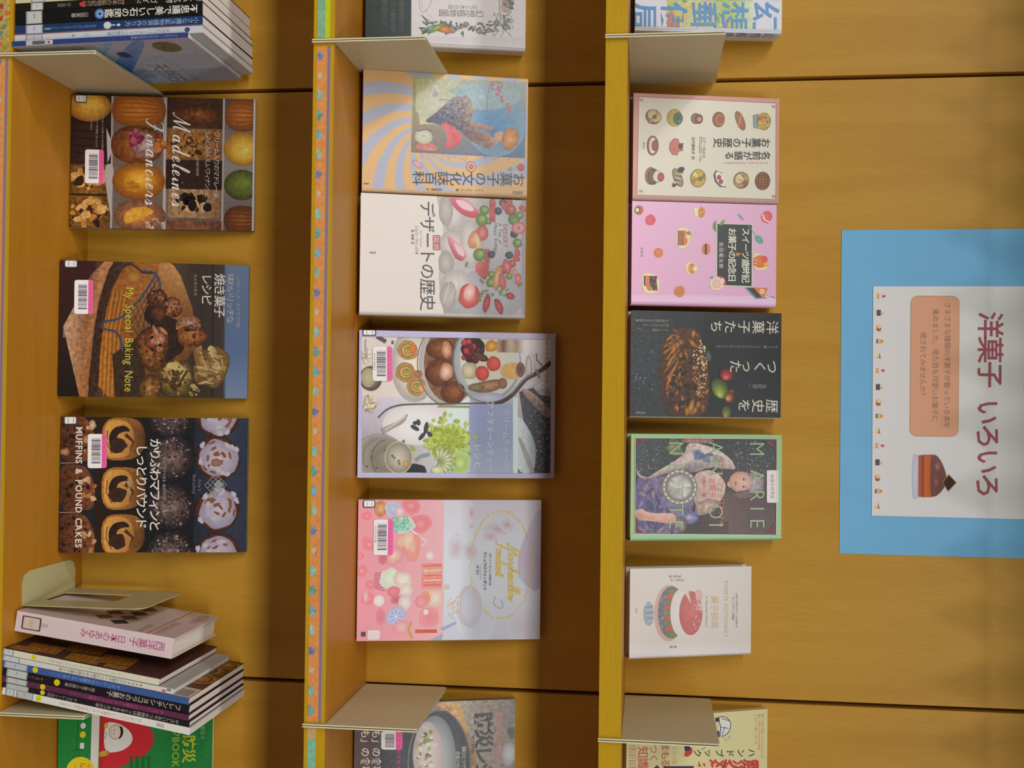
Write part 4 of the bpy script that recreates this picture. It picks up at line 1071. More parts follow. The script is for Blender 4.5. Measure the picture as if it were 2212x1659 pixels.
def art_dessert(a):
    a.cr(*CR6); a.bg('ece4dc', 0.0)
    a.poly([(1000, -60), (1850, -60), (1850, 1080), (1080, 1080), (1060, 900), (1040, 830), (1025, 700), (1030, 560), (1055, 430), (1060, 330), (1045, 220), (1015, 120)], ['c0b8b0', 'c8c8cc', 'c8c8d2', 'a8a8b2', 'a0a2a8', 'b8babc', 'c8c8c8', 'c0bcb4', 'c0bcb8', 'ccc8c0', 'c4c0b8', 'c0bab0'], 0.05)
    a.blob(1450, 330, 160, 250, ['d8d8de', 'c8c8ce', 'b8b8be']); a.blob(1400, 780, 260, 190, ['c4c4cc', 'b8b8c0', 'acacb4']); a.rect(1630, 40, 1700, 980, 'a8a6b4')
    # cream
    for x, y, rx, ry, c in ((1130, 210, 90, 110, 1), (1080, 180, 50, 120, 0), (1130, 430, 100, 110, 1), (1080, 560, 55, 90, 0), (1150, 720, 110, 110, 1), (1095, 800, 60, 110, 0), (1260, 420, 80, 180, 1)):
        a.blob(x, y, rx, ry, ['e0dcd8', 'd0cac6', 'b4aeaa'] if c else ['c8c2be', 'b8b2ac', 'a49e98'], jit=0.07)
    for i in range(6): a.line([(1060 + i * 28, 850 - i * 8), (1100 + i * 26, 720 - i * 4), (1090 + i * 22, 620)], 8, 'c0b8b4' if i % 2 else 'd8d2ce', taper=True)
    a.line([(1045, 240), (1100, 330), (1200, 330)], 10, 'a49c94', taper=True)
    # fruit
    a.poly([(1095, 80), (1210, 85), (1300, 160), (1330, 190), (1290, 242), (1200, 215), (1130, 150)], ['d86a84', 'dc8898', 'e0a8ac', 'd84a60', 'c83850', 'c02c48', 'c83450'])
    a.poly([(1140, 100), (1220, 110), (1290, 165), (1270, 190), (1190, 165)], 'eec8cc')
    a.poly([(1085, 370), (1110, 365), (1200, 440), (1240, 500), (1200, 552), (1150, 530), (1110, 460)], ['d87884', 'e0a0a4', 'e8c4c4', 'e0a0a4', 'b82840', 'b42840', 'c43c50'])
    a.poly([(1130, 400), (1210, 470), (1215, 520), (1160, 490)], 'e8c8c8', sm=2)
    a.blob(1250, 800, 78, 92, ['e8b0a4', 'e08474', 'cc4c44', 'b83a38'], jit=0.08); a.blob(1250, 770, 40, 60, ['f0d8cc', 'e09c8c'], rot=20)
    for x, y, rx, ry, rot, c in ((1290, 385, 46, 75, 25, ['f0b890', 'd89068', 'c07850']), (1345, 340, 44, 58, 0, ['e8a098', 'd87064', 'c04840']), (1310, 400, 60, 20, 75, ['f0d8a8', 'e0b080'])): a.blob(x, y, rx, ry, c, rot=rot)
    for x, y, r in ((1360, 175, 36), (1340, 245, 46), (1390, 255, 24), (1325, 498, 48), (1405, 700, 34), (1410, 640, 26), (1540, 650, 24), (1575, 240, 42), (1600, 410, 34), (1615, 210, 30)): fruit(a, x, y, r, ['b8d07a', '94b050', '6a8c34', '54722c'])
    a.rect(1395, 120, 1440, 260, ['c03c3c', 'd05850', 'b84440'], 0.15, axis='y'); a.rect(1360, 455, 1398, 560, ['d05a4c', 'b83c38'], 0.1, axis='y')
    a.poly([(1300, 550), (1390, 545), (1395, 600), (1370, 690), (1320, 650), (1290, 610)], ['d87068', 'c84c48', 'b84040', 'b03838', 'c85048', 'd06058'], 0.15)
    for x, y in ((1460, 180), (1410, 495), (1575, 345), (1540, 498), (1495, 120)): fruit(a, x, y, 28, ['5a6480', '343a54', '22263a'])
    for x, y, r in ((1550, 170, 42), (1500, 600, 34), (1560, 560, 28)): fruit(a, x, y, r, ['d89060', 'b85c40', '8a3430'])
    a.blob(1455, 660, 28, 90, ['f0c8a0', 'e0a070', 'c87a4c'], rot=12); a.blob(1490, 690, 28, 60, ['d87c74', 'c0504c'], rot=-10)
    a.blob(1610, 300, 52, 46, ['f0d8d4', 'e0a4a8', 'c8485c'], jit=0.06); a.blob(1610, 300, 14, 16, 'd0687c'); a.blob(1525, 580, 30, 55, ['e8b0b4', 'd06878', 'c04458'], rot=-15)
    for x, y in ((1420, 110), (1500, 140), (1540, 110), (1600, 480), (1590, 520), (1640, 160)): a.blob(x, y, 34, 20, ['d86a64', 'b83c40'], rot=a.rn.uniform(0, 90), jit=0.15)
    a.blob(1605, 670, 22, 44, ['e8a0a4', 'c8505c'], rot=10); a.blob(1580, 620, 16, 30, ['e0b0a8', 'c87874'])
    for x, y, rx, rot in ((1375, 850, 66, 100), (1465, 870, 62, 70), (1550, 795, 30, 20)): a.blob(x, y, rx, 26, ['d85854', 'b83438', '8c2830'], rot=rot, jit=0.08)
    for i in range(16): a.blob(a.rn.uniform(1330, 1540), a.rn.uniform(690, 800), 18, 5, ['7a9a4c', '5a7a38'], rot=a.rn.uniform(0, 180))
    for x, y in ((1230, 570), (1340, 690), (1480, 760), (1620, 710), (1570, 230), (1320, 820)): a.blob(x, y, 22, 10, ['7aa060', '58803c'], rot=a.rn.uniform(0, 180))
    # title block
    a.text('デザートの歴史', 900, 112, 113, '4a4a4c', bold=0.004, pitch=1.0)
    for y0, st in ((362, '図'), (418, '説')):
        a.rect(984, y0, 1036, y0 + 52, 'c04444'); a.text(st, 992, y0 + 5, 42, 'ece0d8')
    a.text('ジェリ・クィンジオ', 856, 292, 26, '55534f', pitch=0.9); a.text('堤 理華 訳', 828, 322, 22, '6a625c', pitch=1.0)
    a.text('Jeri Quinzio', 892, 330, 22, 'd89890')
    a.text('DESSERT', 1496, 272, 42, 'b84454', wide=0.92); a.text('A Tale of', 1462, 268, 34, '5a7084', wide=0.9); a.text('Happy Endings', 1432, 268, 34, '5a7084', wide=0.92)
    a.text('原書房', 570, 496, 15, '5a5a58', d='v', pitch=1.1)
def ribbon(root, a):
    mb = MB(); c = (0.5, 0.02, 0.02, 0)
    pts = [(0.147, 0.010, 0.004), (0.1535, 0.004, -0.0035), (0.162, -0.002, -0.004), (0.174, -0.005, -0.0055), (0.184, -0.004, -0.006), (0.1885, -0.0055, -0.0064)]
    for u, v in zip(pts, pts[1:]):
        d = 0.0016
        mb.face([(u[0], u[1] - d, u[2]), (v[0], v[1] - d, v[2]), (v[0], v[1] + d, v[2] + 0.0004), (u[0], u[1] + d, u[2] + 0.0004)], c)
    o = mb.build('ribbon_bookmark', M_RED, root)
    o.modifiers.new('thickness', 'SOLIDIFY').thickness = 0.0004
    o['label'] = 'red ribbon bookmark'
face_book('cream book with strawberries on its upper half, right of the swirling striped book', 2,
          -0.2589, 0.1526, 0.2112, -0.0904, 0.022, 18.3, 'R', 'd8d0c8', art_dessert, [(1136.5, 429.6), (1133.7, 686), (773.6, 682), (778, 419)], GM, M_FILM, th=0.0024, r=0.004, inset=0.003,
          extras=(ribbon, call_label(CR6, 486, 925, 580, 960)))

def art_tea(a):
    a.cr(*CR7); a.bg('aaa8c8')
    a.poly([(475, 128), (1845, 140), (1838, 1112), (470, 1108)], ['c8c0bc', 'd0ccd0', '4a4c54', '8a8480'])
    a.rect(475, 135, 1100, 700, ['c8bcb0', 'd0c8c4', 'd8d4d4'], axis='x')
    a.poly([(475, 560), (1250, 560), (1250, 1110), (475, 1110)], ['b8b4c8', 'd8d8d8', 'c8c8d4', '7a7468'], 0.05, 0)
    a.blob(880, 760, 260, 150, ['e4e0dc', 'dcd8d4', 'c8c4c4'])
    a.rect(1090, 560, 1250, 1110, ['c8d4d8', 'b8ccd4'], axis='y')
    # upper right: stone wall and napkin
    a.poly([(1610, 520), (1840, 450), (1838, 1112), (1700, 1112)], ['3c4450', '4a4e56', '3a3e46', '34383e'], 0.5, 0)
    a.poly([(1610, 500), (1680, 500), (1840, 640), (1840, 720), (1780, 690)], ['8a7468', 'a89080', '94807a', '7a6a64', '6a5c58'], 0.3)
    a.poly([(1680, 450), (1840, 450), (1840, 560), (1760, 540)], ['b8b8c0', 'c4c4c8', '5a5c60', 'a8a8b0'], 0.25)
    a.specks(1760, 820, 75, 280, 160, (2, 5), ['8a94a0', '5a626c', 'a8b0b8', '22262c'], sq=True)
    a.poly([(1590, 690), (1640, 720), (1735, 890), (1725, 1112), (1600, 1112), (1560, 900)], ['c0d0d8', 'a8b4bc', '8a949c', '94a4ac', 'b8c8c8', 'c4d4d8'], 0.1)
    a.poly([(1590, 830), (1640, 880), (1720, 1080), (1720, 1112), (1690, 1112)], '8c8c8c', 0.1)
    # three-tier stand plates
    a.blob(850, 330, 165, 270, ['d8d0bc', 'd0c8bc', 'c0b8b0', '9a948c'])
    a.rect(475, 128, 690, 330, 'c8c0bc')
    a.blob(1100, 320, 215, 305, ['a89a94', 'b0a49c', 'c0b8b4', '9a9894']); a.blob(1115, 320, 195, 285, ['5a3a28', '6a4630', '7a5840'], g=0.3)
    a.blob(1380, 300, 245, 290, ['c0c4b8', 'b8bcb8', 'a8b0b4', '8a9094']); a.blob(1400, 290, 215, 265, ['ccc4a4', 'c4c4b4', 'bcc0bc'])
    # sandwiches and rolls
    for x, y, s in ((805, 225, 1.05), (790, 385, 1.05), (865, 485, 1.0)):
        a.blob(x, y, 70 * s, 68 * s, ['c8a868', 'b8945c', '94744a'], jit=0.06, g=0.15); a.loop(x, y, 46 * s, 44 * s, 9, '8a6a30'); a.loop(x + 4, y, 24 * s, 22 * s, 9, '7a7430')
        a.blob(x + 5, y - 5, 14, 14, ['8a9c40', '6a7a30'], jit=0.2)
    a.blob(840, 215, 26, 30, ['d87838', 'b86030'], jit=0.2); a.blob(905, 500, 26, 26, ['dca070', 'c88850'], jit=0.15); a.blob(880, 395, 30, 28, ['b07850', '94603c'])
    # scones on the middle tier
    for x, y, rx, ry in ((1040, 215, 100, 80), (1030, 385, 100, 100), (1130, 530, 90, 80)): a.blob(x, y, rx, ry, ['8a5430', '6e3e20', '4a2814'], jit=0.06, off=(15, -15), g=0.25)
    a.blob(1085, 220, 38, 65, ['d0a890', 'b88468', '8a5838'], jit=0.08, g=0.15); a.blob(1082, 378, 52, 66, ['d8b8ac', 'c49a88', '8a5a3c'], jit=0.06, g=0.15)
    # berries, jellies and glasses on the top tier
    a.blob(1275, 220, 90, 95, ['4a1c20', '341418', '22100f'], jit=0.12, g=0.3)
    for i in range(26): fruit(a, a.rn.uniform(1205, 1345), a.rn.uniform(150, 300), 22, a.rn.choice((['8a2c34', '5a1620', '34101a'], ['3a3038', '22181f'], ['c03c44', '8a2028'])))
    a.blob(1410, 190, 48, 42, ['e0b83c', 'c88c28', 'a87034'], jit=0.12); a.rect(1450, 145, 1640, 235, ['b89070', '6a4c48', 'b8a490', '94806c', 'c0b8b4'], 0.15)
    a.blob(1560, 370, 90, 62, ['c8a868', 'c89c50', 'b8a878'], g=0.1); a.blob(1620, 360, 34, 55, ['5a3a34', '7a5a50']); a.loop(1680, 340, 20, 80, 7, '8a8684'); a.loop(1700, 330, 26, 90, 5, 'a8a4a4')
    a.blob(1250, 370, 55, 60, ['c4c0a0', 'b4ac8c', '948c70'], sq=3); a.blob(1330, 270, 60, 28, ['6a4030', '4a2a20'], rot=20, g=0.3)
    for x, y in ((1342, 388), (1425, 318)): a.blob(x, y, 50, 55, ['d8604c', 'c84c3c', 'a03c34'], off=(12, -10), jit=0.04)
    a.blob(1390, 480, 130, 42, ['b08a68', '94704c', '6a4c34'], rot=-12, jit=0.06, g=0.25); a.blob(1490, 460, 34, 40, ['94684c', '7a503c'], g=0.2); a.blob(1300, 490, 60, 30, ['8a7858', '6a5840'], g=0.3)
    a.blob(1380, 565, 130, 40, ['b8bcd0', 'a8acc4', '9094a4'])
    # stand rim wires and handle
    a.loop(1110, 320, 235, 310, 7, '6a6460', a0=95, a1=265, n=40); a.loop(1390, 300, 262, 300, 7, '6a6a6c', a0=95, a1=265, n=40); a.loop(860, 320, 168, 275, 6, 'b4aca0', a0=60, a1=250)
    a.line([(590, 712), (650, 650), (740, 618), (900, 612), (1430, 604), (1500, 585), (1560, 545), (1610, 480), (1660, 425), (1700, 395), (1760, 380)], 11, '54504c')
    a.line([(1440, 606), (1505, 585), (1565, 540), (1615, 478), (1665, 420), (1725, 395), (1790, 350), (1842, 305)], 30, '3c3634'); a.line([(1440, 600), (1505, 578), (1560, 532), (1610, 470), (1660, 414), (1720, 388)], 6, '8a8480')
    a.line([(1735, 355), (1760, 420)], 18, '7a7674'); a.line([(1780, 330), (1740, 290), (1735, 240)], 7, '4a4a50')
    a.line([(1020, 628), (1300, 632), (1400, 640)], 16, '8a8c5c'); a.loop(1400, 620, 20, 45, 6, 'b0b0b0')
    # lavender title panel
    a.rect(1248, 610, 1565, 1112, ['8c98bc', '8894b4', '98a4be'], axis='y'); a.rect(1565, 560, 1600, 1112, 'c0d4dc')
    a.line([(1430, 604), (1500, 585), (1560, 545)], 22, '3c3634')
    # flowers, tea leaves and teapot
    a.rn.seed(9)
    a.blob(1090, 880, 150, 130, ['a0b03c', '94a838', 'a8b868'], jit=0.12, g=0.5)
    for i in range(170):
        x = a.rn.gauss(1090, 80); y = a.rn.gauss(880, 72)
        if x > 1320: continue
        a.blob(x, y, a.rn.uniform(12, 24), a.rn.uniform(8, 15), a.rn.choice((['acb84c', '98aa3c'], ['a0b040', '88983a'], ['b8c468', 'a4b450'], ['98a844', '7c8c34'])), rot=a.rn.uniform(0, 180), jit=0.1)
    a.blob(1180, 1040, 80, 90, ['b8cc84', '94b058', 'a8bc90'], jit=0.1)
    for t in range(-100, 120, 22): a.blob(1030 + 60 * math.cos(R(t)), 1050 + 60 * math.sin(R(t)) - 20, 62, 17, ['d8d8b8', 'a8b084', '7a8858'], rot=t)
    a.blob(1010, 1090, 40, 24, ['d8d8b0', 'b0b484'])
    a.blob(860, 1090, 75, 45, ['22262a', '2c3034'], jit=0.1)
    for x, y, rx, rot in ((855, 785, 34, 30), (880, 745, 22, 80), (935, 785, 44, 100), (905, 845, 34, 130), (855, 750, 14, 60), (960, 830, 22, 50)): a.blob(x, y, rx, 14, ['4a4e54', '2c3036'], rot=rot)
    a.blob(600, 1000, 190, 170, ['b4aca0', 'a49c94', '7a746c', '94908c'], off=(30, -40), g=0.05); a.rect(470, 1108, 900, 1130, 'aaa8c8')
    a.blob(640, 1010, 150, 150, ['8a8478', '74705f', '8a857a']); a.blob(735, 1000, 96, 112, ['b8b4a4', 'a49f90', '7c776a']); a.loop(735, 1000, 98, 114, 8, 'b0a884', n=30); a.loop(660, 1010, 120, 140, 8, '5c584c', a0=90, a1=260)
    a.blob(785, 1045, 16, 24, ['d0a84c', 'a87830'])
    for i in range(14): a.blob(a.rn.uniform(500, 800), a.rn.uniform(870, 1080), 9, 9, [a.rn.choice(('8a4a54', '5a6a5a', 'a06a70', '4a5a54'))], jit=0.3)
    a.line([(620, 810), (700, 770), (770, 740), (800, 690)], 42, '9a9088', taper=True); a.line([(640, 800), (720, 750), (790, 700)], 8, 'c8c0b8')
    a.line([(860, 1020), (900, 990), (960, 975)], 22, '7a8c94')
    # sugar, bowl and spoon at the corner
    a.blob(540, 430, 80, 88, ['7a7058', '948870', '6a6050', '44403a'], off=(-20, -20), g=0.1); a.blob(520, 425, 50, 70, ['b0a688', '948c74'])
    a.specks(530, 610, 50, 55, 60, (6, 13), ['c8bca4', 'b0a488', 'd8d0bc', '94886c'], 0.1); a.specks(510, 270, 30, 55, 40, (5, 10), ['c0b49c', 'a89c80', 'd8d0bc'], 0.1)
    a.line([(585, 128), (650, 165)], 28, '5a4a44'); a.rect(690, 158, 706, 182, '6a645c')
    a.text('AFTERNOON TEA', 1800, 155, 34, '8a8c98', pitch=1.65)
    a.text('クリームティーの', 1492, 640, 52, 'c4c8dc', pitch=1.06); a.text('アフタヌーンティー', 1378, 592, 50, 'd4d8e4', pitch=1.15); a.text('レシピ', 1284, 895, 58, 'd8dce8', pitch=1.12)
    a.text('WAGAYADE', 495, 150, 22, '74706c')
    a.poly([(440, 80), (470, 80), (470, 1150), (430, 1150)], 'aaa8c8'); a.poly([(1842, 90), (1885, 90), (1875, 1160), (1838, 1160)], 'a8a8c8')
    a.poly([(440, 80), (1885, 90), (1885, 140), (440, 128)], 'aeacca'); a.poly([(430, 1108), (1880, 1114), (1880, 1160), (430, 1155)], 'a8a8c6')
face_book('large lavender-edged book with a three-tier tea stand and a teapot', 2,
          -0.0881, 0.1863, 0.2510, -0.0718, 0.010, 13.8, 'L', 'aaa8c8', art_tea, [(1200, 719), (1196.4, 1033), (770.4, 1031.6), (777, 715)], GM * 1.45, M_FILM, th=0.0010,
          extras=(barcode(CR7, 553, 200, 694, 448, 0.28, '031416063'), call_label(CR7, 480, 80, 580, 126)))

def art_marsh(a):
    a.cr(*CR7); a.bg('c4c8d4', 0.0)
    a.rect(430, 1280, 1080, 2350, ['dc909c', 'da98a2', 'dcaab0'], axis='x')
    a.rect(1060, 1280, 1790, 2350, ['c0bcc8', 'c4ccd8', 'c4ccd6', 'b8bccc'], axis='y')
    a.cr(*CR8)
    O = -474 * 3.352     # the upper half of this cover is described on the neighbouring layout
    a.poly([(1600, 300), (1790, 430), (1790, -300), (1640, 0), (1600, 150)], ['b4bccb', 'aa9cb4', 'b0b0c4', 'b8b4c8', 'b4a8bc'])
    a.blob(1650, 650, 130, 130, ['c0b4c4', 'bcbcc8', 'c0c4d0']); a.blob(1300, 600, 140, 160, ['bcc0d0', 'c0c8d4'])
    a.cr(*CR7)
    for x, y, rx, ry, c in ((1260, 1400, 30, 70, 'c88c90'), (1450, 1520, 120, 60, 'b4a0b0'), (1520, 1490, 60, 50, 'b8949c'), (1400, 1570, 60, 40, 'c89ca0'), (1160, 1580, 40, 34, 'c8949a'), (1260, 1500, 24, 20, 'c88890'), (1150, 1660, 70, 90, 'bca4ac'), (1250, 1680, 60, 70, 'b8a0aa'), (1540, 1395, 36, 12, 'b894a0')):
        a.blob(x, y, rx, ry, [c, 'bcb8c4', 'c2c6d0'], jit=0.12, g=0.05)
    # sweets in the upper part of the left half
    for x, y, r in ((500, 1420, 40), (505, 1600, 36), (820, 1350, 70), (890, 1480, 80)): a.blob(x, y, r, r * 0.9, ['e09aa0', 'd87880', 'dc8890'], jit=0.1)
    a.blob(600, 1370, 46, 60, ['d8b48c', 'c08a5c', 'b87c58'], g=0.2); a.blob(690, 1370, 55, 60, ['c8d0e0', 'a8b4cc', 'b8bcc8'], jit=0.15)
    for i in range(6): a.line([(650 + i * 20, 1330), (680 + i * 8, 1420)], 6, '94a8c8')
    a.blob(740, 1390, 34, 34, ['e0ccd0', 'd0a4b0'])
    a.blob(770, 1490, 80, 62, ['bcdccc', '94c0ac', 'c4ccc8'], jit=0.15)
    for i in range(9): a.blob(740 + a.rn.uniform(-40, 70), 1480 + a.rn.uniform(-50, 50), 22, 16, ['a8d8c4', '5aa484'], rot=a.rn.uniform(0, 180), jit=0.2)
    a.blob(840, 1560, 56, 26, ['dcdce4', 'c8c8d8'], rot=40)
    for i in range(6): a.blob(800 + i * 15, 1520 + i * 16, 6, 8, '6a84b8')
    a.blob(780, 1610, 60, 40, ['e4d0bc', 'd8a890'], jit=0.15); a.line([(880, 1570), (940, 1610), (900, 1640)], 10, 'd8c8cc')
    a.cr(*CR8)
    for x, y, r in ((470, 230, 44), (520, 430, 48), (530, 330, 34), (520, 40, 44), (455, 120, 30)): a.blob(x, y, r, r, ['e4a0a4', 'd87c84', 'd8868e'], jit=0.1)
    a.blob(700, 120, 70, 70, ['e0c4b0', 'd8a49c', 'c88c90'], jit=0.12); a.blob(620, 140, 34, 46, ['b86878', 'c87884'])
    for i in range(8): a.line([(560, 250 + i * 14), (640, 235 + i * 20)], 6, 'a85a6c')
    a.blob(680, 290, 78, 82, ['d8dcd0', 'c0d0bc', 'c8c4c0'], jit=0.14); a.blob(700, 270, 26, 40, ['b8d0a4', 'd0dcc8']); a.blob(770, 300, 66, 70, ['e0dccc', 'd4ccbc', 'c8a8a8'], jit=0.15)
    a.blob(790, 370, 50, 48, ['dcd8c8', 'c8b8b4'], jit=0.15); a.blob(700, 380, 44, 40, ['d88890', 'c87480'])
    a.blob(830, 60, 60, 110, ['e8b4a0', 'e09484', 'd88a88'], jit=0.15); a.blob(800, 10, 50, 60, ['e4c8b8', 'd8a494'], jit=0.2)
    a.blob(595, 445, 40, 40, ['e4dcdc', 'd8c4c8']); a.blob(500, 415, 18, 46, ['e4c0c4', 'd89098']); a.blob(960, 122, 32, 34, ['e8d8d8', 'd8b4b8'])
    a.blob(720, 440, 40, 30, ['b06070', 'c87880']); a.blob(785, 460, 46, 60, ['e0dcd8', 'd0c4c0', 'c8b0b0'], jit=0.14)
    a.blob(720, 560, 70, 76, ['c8ccdc', 'b0b8d4', 'b0a4b8'], jit=0.14)
    for t in range(0, 360, 45): a.blob(720 + 36 * math.cos(R(t)), 560 + 36 * math.sin(R(t)), 28, 8, ['7a88c8', 'b0b8d8'], rot=t)
    a.blob(610, 560, 34, 60, ['c87888', 'd08490']); a.blob(760, 640, 60, 50, ['e4b4b0', 'd88c90'], jit=0.1); a.line([(830, 600), (810, 660), (840, 720)], 16, 'b89458')
    a.rect(860, 655, 1015, 680, ['c06050', 'b85848'])
    a.rect(905, 180, 1050, 360, ['dc8478', 'e09c8c', 'd87c70', 'dc9488'], 0.1, axis='y')
    for i in range(5): a.line([(915, 200 + i * 34), (1045, 190 + i * 36)], 10, 'e4c0b0' if i % 2 else 'cc6a60')
    a.blob(1000, 430, 66, 70, ['e0d0c0', 'd8bcb0', 'd0a8a4'], sq=3); a.blob(935, 430, 34, 50, ['e08870', 'dc9484']); a.blob(1085, 350, 22, 20, ['c8b484', 'c4b8b0'])
    a.blob(960, 570, 70, 70, ['d88088', 'd8949a'], sq=3); a.blob(935, 530, 18, 20, 'e8ccd0'); a.blob(900, 455, 40, 44, ['e0a0a4', 'd8848c'])
    a.blob(1250, 490, 90, 150, ['bcc4d2', 'bcc0ce', 'b8b4c0']); a.loop(1280, 490, 95, 155, 5, 'b8a898', a0=100, a1=260)
    a.specks(1140, 500, 45, 90, 40, (4, 9), ['d0b890', 'a8b4cc', 'c8a0a0', 'd8d0c4'])
    a.poly([(1040, 650), (1150, 600), (1160, 615), (1060, 665)], '94a0c4'); a.poly([(960, 735), (1060, 690), (1050, 735)], '94a0bc')
    a.rrect(515, 655, 605, 725, 14, 'e0c8d0'); a.rect(470, 668, 502, 700, '4a4a54')
    # gold ring of tiny blossoms and lettering
    a.cr(*CR8)
    for i in range(120):
        t = 2 * math.pi * i / 120
        x, y = 1478 + 222 * math.cos(t), 190 + 392 * math.sin(t)
        a.blob(x + a.rn.uniform(-6, 6), y + a.rn.uniform(-6, 6), a.rn.uniform(4, 9), a.rn.uniform(3, 7), 'd8c068', rot=a.rn.uniform(0, 180), n=7, jit=0.2)
    a.script('Marshmallow', 1530, 45, 92, 8, 'd8bc5c', 0.25, 0.98); a.script('Fondant', 1440, 20, 90, 8, 'd8bc5c', 0.25, 0.98)
    a.line([(1440, 420), (1420, 470), (1470, 510), (1500, 500), (1480, 440)], 5, 'b0a8b8')
    a.text('マシュマロフォンダント', 1352, 92, 27, '585664', pitch=0.96, bold=0.006); a.text('かわいくて おいしいお菓子の本', 1392, 104, 19, '6a6876', pitch=0.85); a.text('森 幸子', 1300, 195, 20, '6a6876', pitch=0.95); a.text('marshmallow fondant', 1326, 185, 11, '8a8894')
    a.text('Petite Fleur', 1735, 120, 14, 'a8a4b0')
face_book('pale pink and blue book with a gold ring of blossoms and script lettering', 2,
          0.1268, 0.1786, 0.2340, -0.0647, 0.010, 13.0, 'L', 'c0b4c4', art_marsh, [(1168.6, 1081.4), (1166.5, 1383), (770.4, 1383), (771, 1079)], GM * 1.42, M_SOFT, th=0.0008,
          extras=(barcode(CR7, 552, 1446, 694, 1704, 0.28, '031719518'), call_label(CR7, 474, 1305, 562, 1360)))

def art_recipe(a):
    a.cr(*CR8); a.bg('8a8078', 0.15)
    a.rect(1000, 1100, 1620, 1900, ['7a7268', 'a8a090', '94887c', '707070'], 0.3)
    a.rect(420, 1100, 620, 2000, ['4a3438', '54403f', '3a3034'], 0.2, axis='y')
    a.rect(605, 1300, 860, 2000, ['3a3a42', '44444c', '3c3c44'], 0.25)
    a.poly([(1050, 1180), (1150, 1180), (1220, 1350), (1300, 1560), (1330, 1900), (1230, 1900), (1200, 1500)], ['b08a60', 'c4a078', 'b88c60', 'a88058', 'a07850', '7a5c44', '94704c'], 0.35)
    a.poly([(1140, 1180), (1175, 1180), (1240, 1400), (1215, 1400)], 'c89858', 0.2); a.poly([(1010, 1200), (1060, 1180), (1100, 1195), (1060, 1230)], 'c8945c', 0.2)
    a.blob(1560, 1400, 40, 70, ['3a4038', '54584c', '8a8478'], jit=0.2, g=0.4); a.blob(1540, 1560, 60, 90, ['b8c0c8', 'a8b0b8', '948c84'], jit=0.1)
    # grey pot with porridge
    a.blob(1020, 1640, 230, 400, ['5a5e62', '4f5458', '44484c', '3a3c40'], g=0.3)
    a.loop(1030, 1640, 226, 396, 12, '6a6a6c', n=40); a.blob(1000, 1600, 150, 320, ['b4b0b0', '9aa0a4', '70767a']); a.blob(950, 1590, 110, 270, ['c8c0bc', 'bcb0ac', 'a89c98'], jit=0.04)
    a.specks(925, 1560, 70, 200, 60, (8, 22), ['c8b8b4', 'b8a8ac', 'a89098', '94a068', 'd0c8c0', '7a8a4c'], 0.1)
    a.line([(990, 1255), (1080, 1250), (1150, 1310)], 12, '4a4444')
    for x in (474, 552): a.text('「もしも」の食事に', x, 1182, 66, 'dcd4cc', bold=0.012, pitch=1.02)
    a.text('防災レシピ', 1300, 1255, 132, '3c4448', bold=0.035, pitch=0.94, skew=-0.08)
    a.text('温めるだけでOK', 1440, 1235, 50, 'c08078', bold=0.01, pitch=1.0)
    a.text('島本美由紀', 1262, 1425, 28, '44403c'); a.text('鍋ひとつで', 1195, 1505, 34, 'd0ccc4', pitch=0.95); a.text('食事が完成', 1150, 1540, 30, 'b8b4ac')
face_book('book with a grey pot of porridge and brushed black lettering', 2,
          0.3837, 0.1500, 0.2053, -0.0703, 0.009, 16.8, 'L', '6a6460', art_recipe, [(1113, 1507), (1110, 1768), (763, 1785), (767, 1524)], GM * 1.25, M_FILM,
          extras=(barcode(CR8, 612, 1400, 764, 1534, 0.32),))

# ------------------------------------------------------------------ top shelf
def art_fantasy(a):
    a.cr(*CR9); a.bg('dcdce6')
    a.rect(590, -700, 1050, 300, ['b8c060', 'c8c88c', 'a8c070'], 0.15); a.rect(1040, -700, 1290, 300, ['a4c450', 'b4cc70', 'd4dcc8'], 0.1)
    a.blob(1450, -30, 90, 50, ['a4c8dc', 'b8d0dc', 'd8dce4'])
    a.rn.seed(4)
    for i in range(120):
        x = a.rn.uniform(595, 1080); y = a.rn.uniform(-500, 250)
        a.blob(x, y, a.rn.uniform(12, 34), a.rn.uniform(8, 20), a.rn.choice((['c84c5c', 'd88890'], ['e0d080', 'c8b040'], ['7aa04c', '5a8a3c'], ['d8dcb0', 'b8c870'], ['e0c8b8', 'd0a0a0'], ['94b45a', '7a9c44'])), rot=a.rn.uniform(0, 180), jit=0.2)
    for x, y, r in ((630, 190, 55), (650, 230, 50), (620, 120, 40)):
        for i in range(14): a.blob(x + a.rn.uniform(-r, r) * .7, y + a.rn.uniform(-r, r) * .7, 16, 6, ['c8445c', 'd87888'], rot=a.rn.uniform(0, 180))
    for i, ch in enumerate('幻想郵便局'):
        a.text(ch, 1308 - i * 243, 272 - 268, 1, '3a8fd0')
        k = 215
        vs_, fs_, _a = glyph(ch, 0.008)
        c = a.C('3a8cd0')
        q = [a.m((1292 - i * 243 + b * k / 0.93, 5 + (x - 0.0) * 268 / 0.93 - 0)) for x, b in vs_]
        for f in fs_: a.raw([q[j] for j in f], c)
        a.up()
    a.text('堀川アサコ', 1260, -180, 40, '5a7a94', d='v'); a.text('Asako Horikawa', 1275, 0, 16, '6a8aa0', d='v')
def fantasy_spine(root, a):
    # the rounded spine carries the title again, smaller
    s = Art(0.034, a.h, [(a.h * 1e3, 0), (a.h * 1e3, 34), (0, 34), (0, 0)], GT, 3)
    s.text('幻想郵便局', 176, 6, 15, '4a94cc', d='v', pitch=1.15); s.text('堀川アサコ', 84, 10, 9, '5a7a94', d='v')
    mb = MB(); s.place(mb, (0.132, 0.0, 0), (0, 1, 0), (0, 0, 1), (1, 0, 0))
    mb.build('spine_lettering', M_FILM, root)
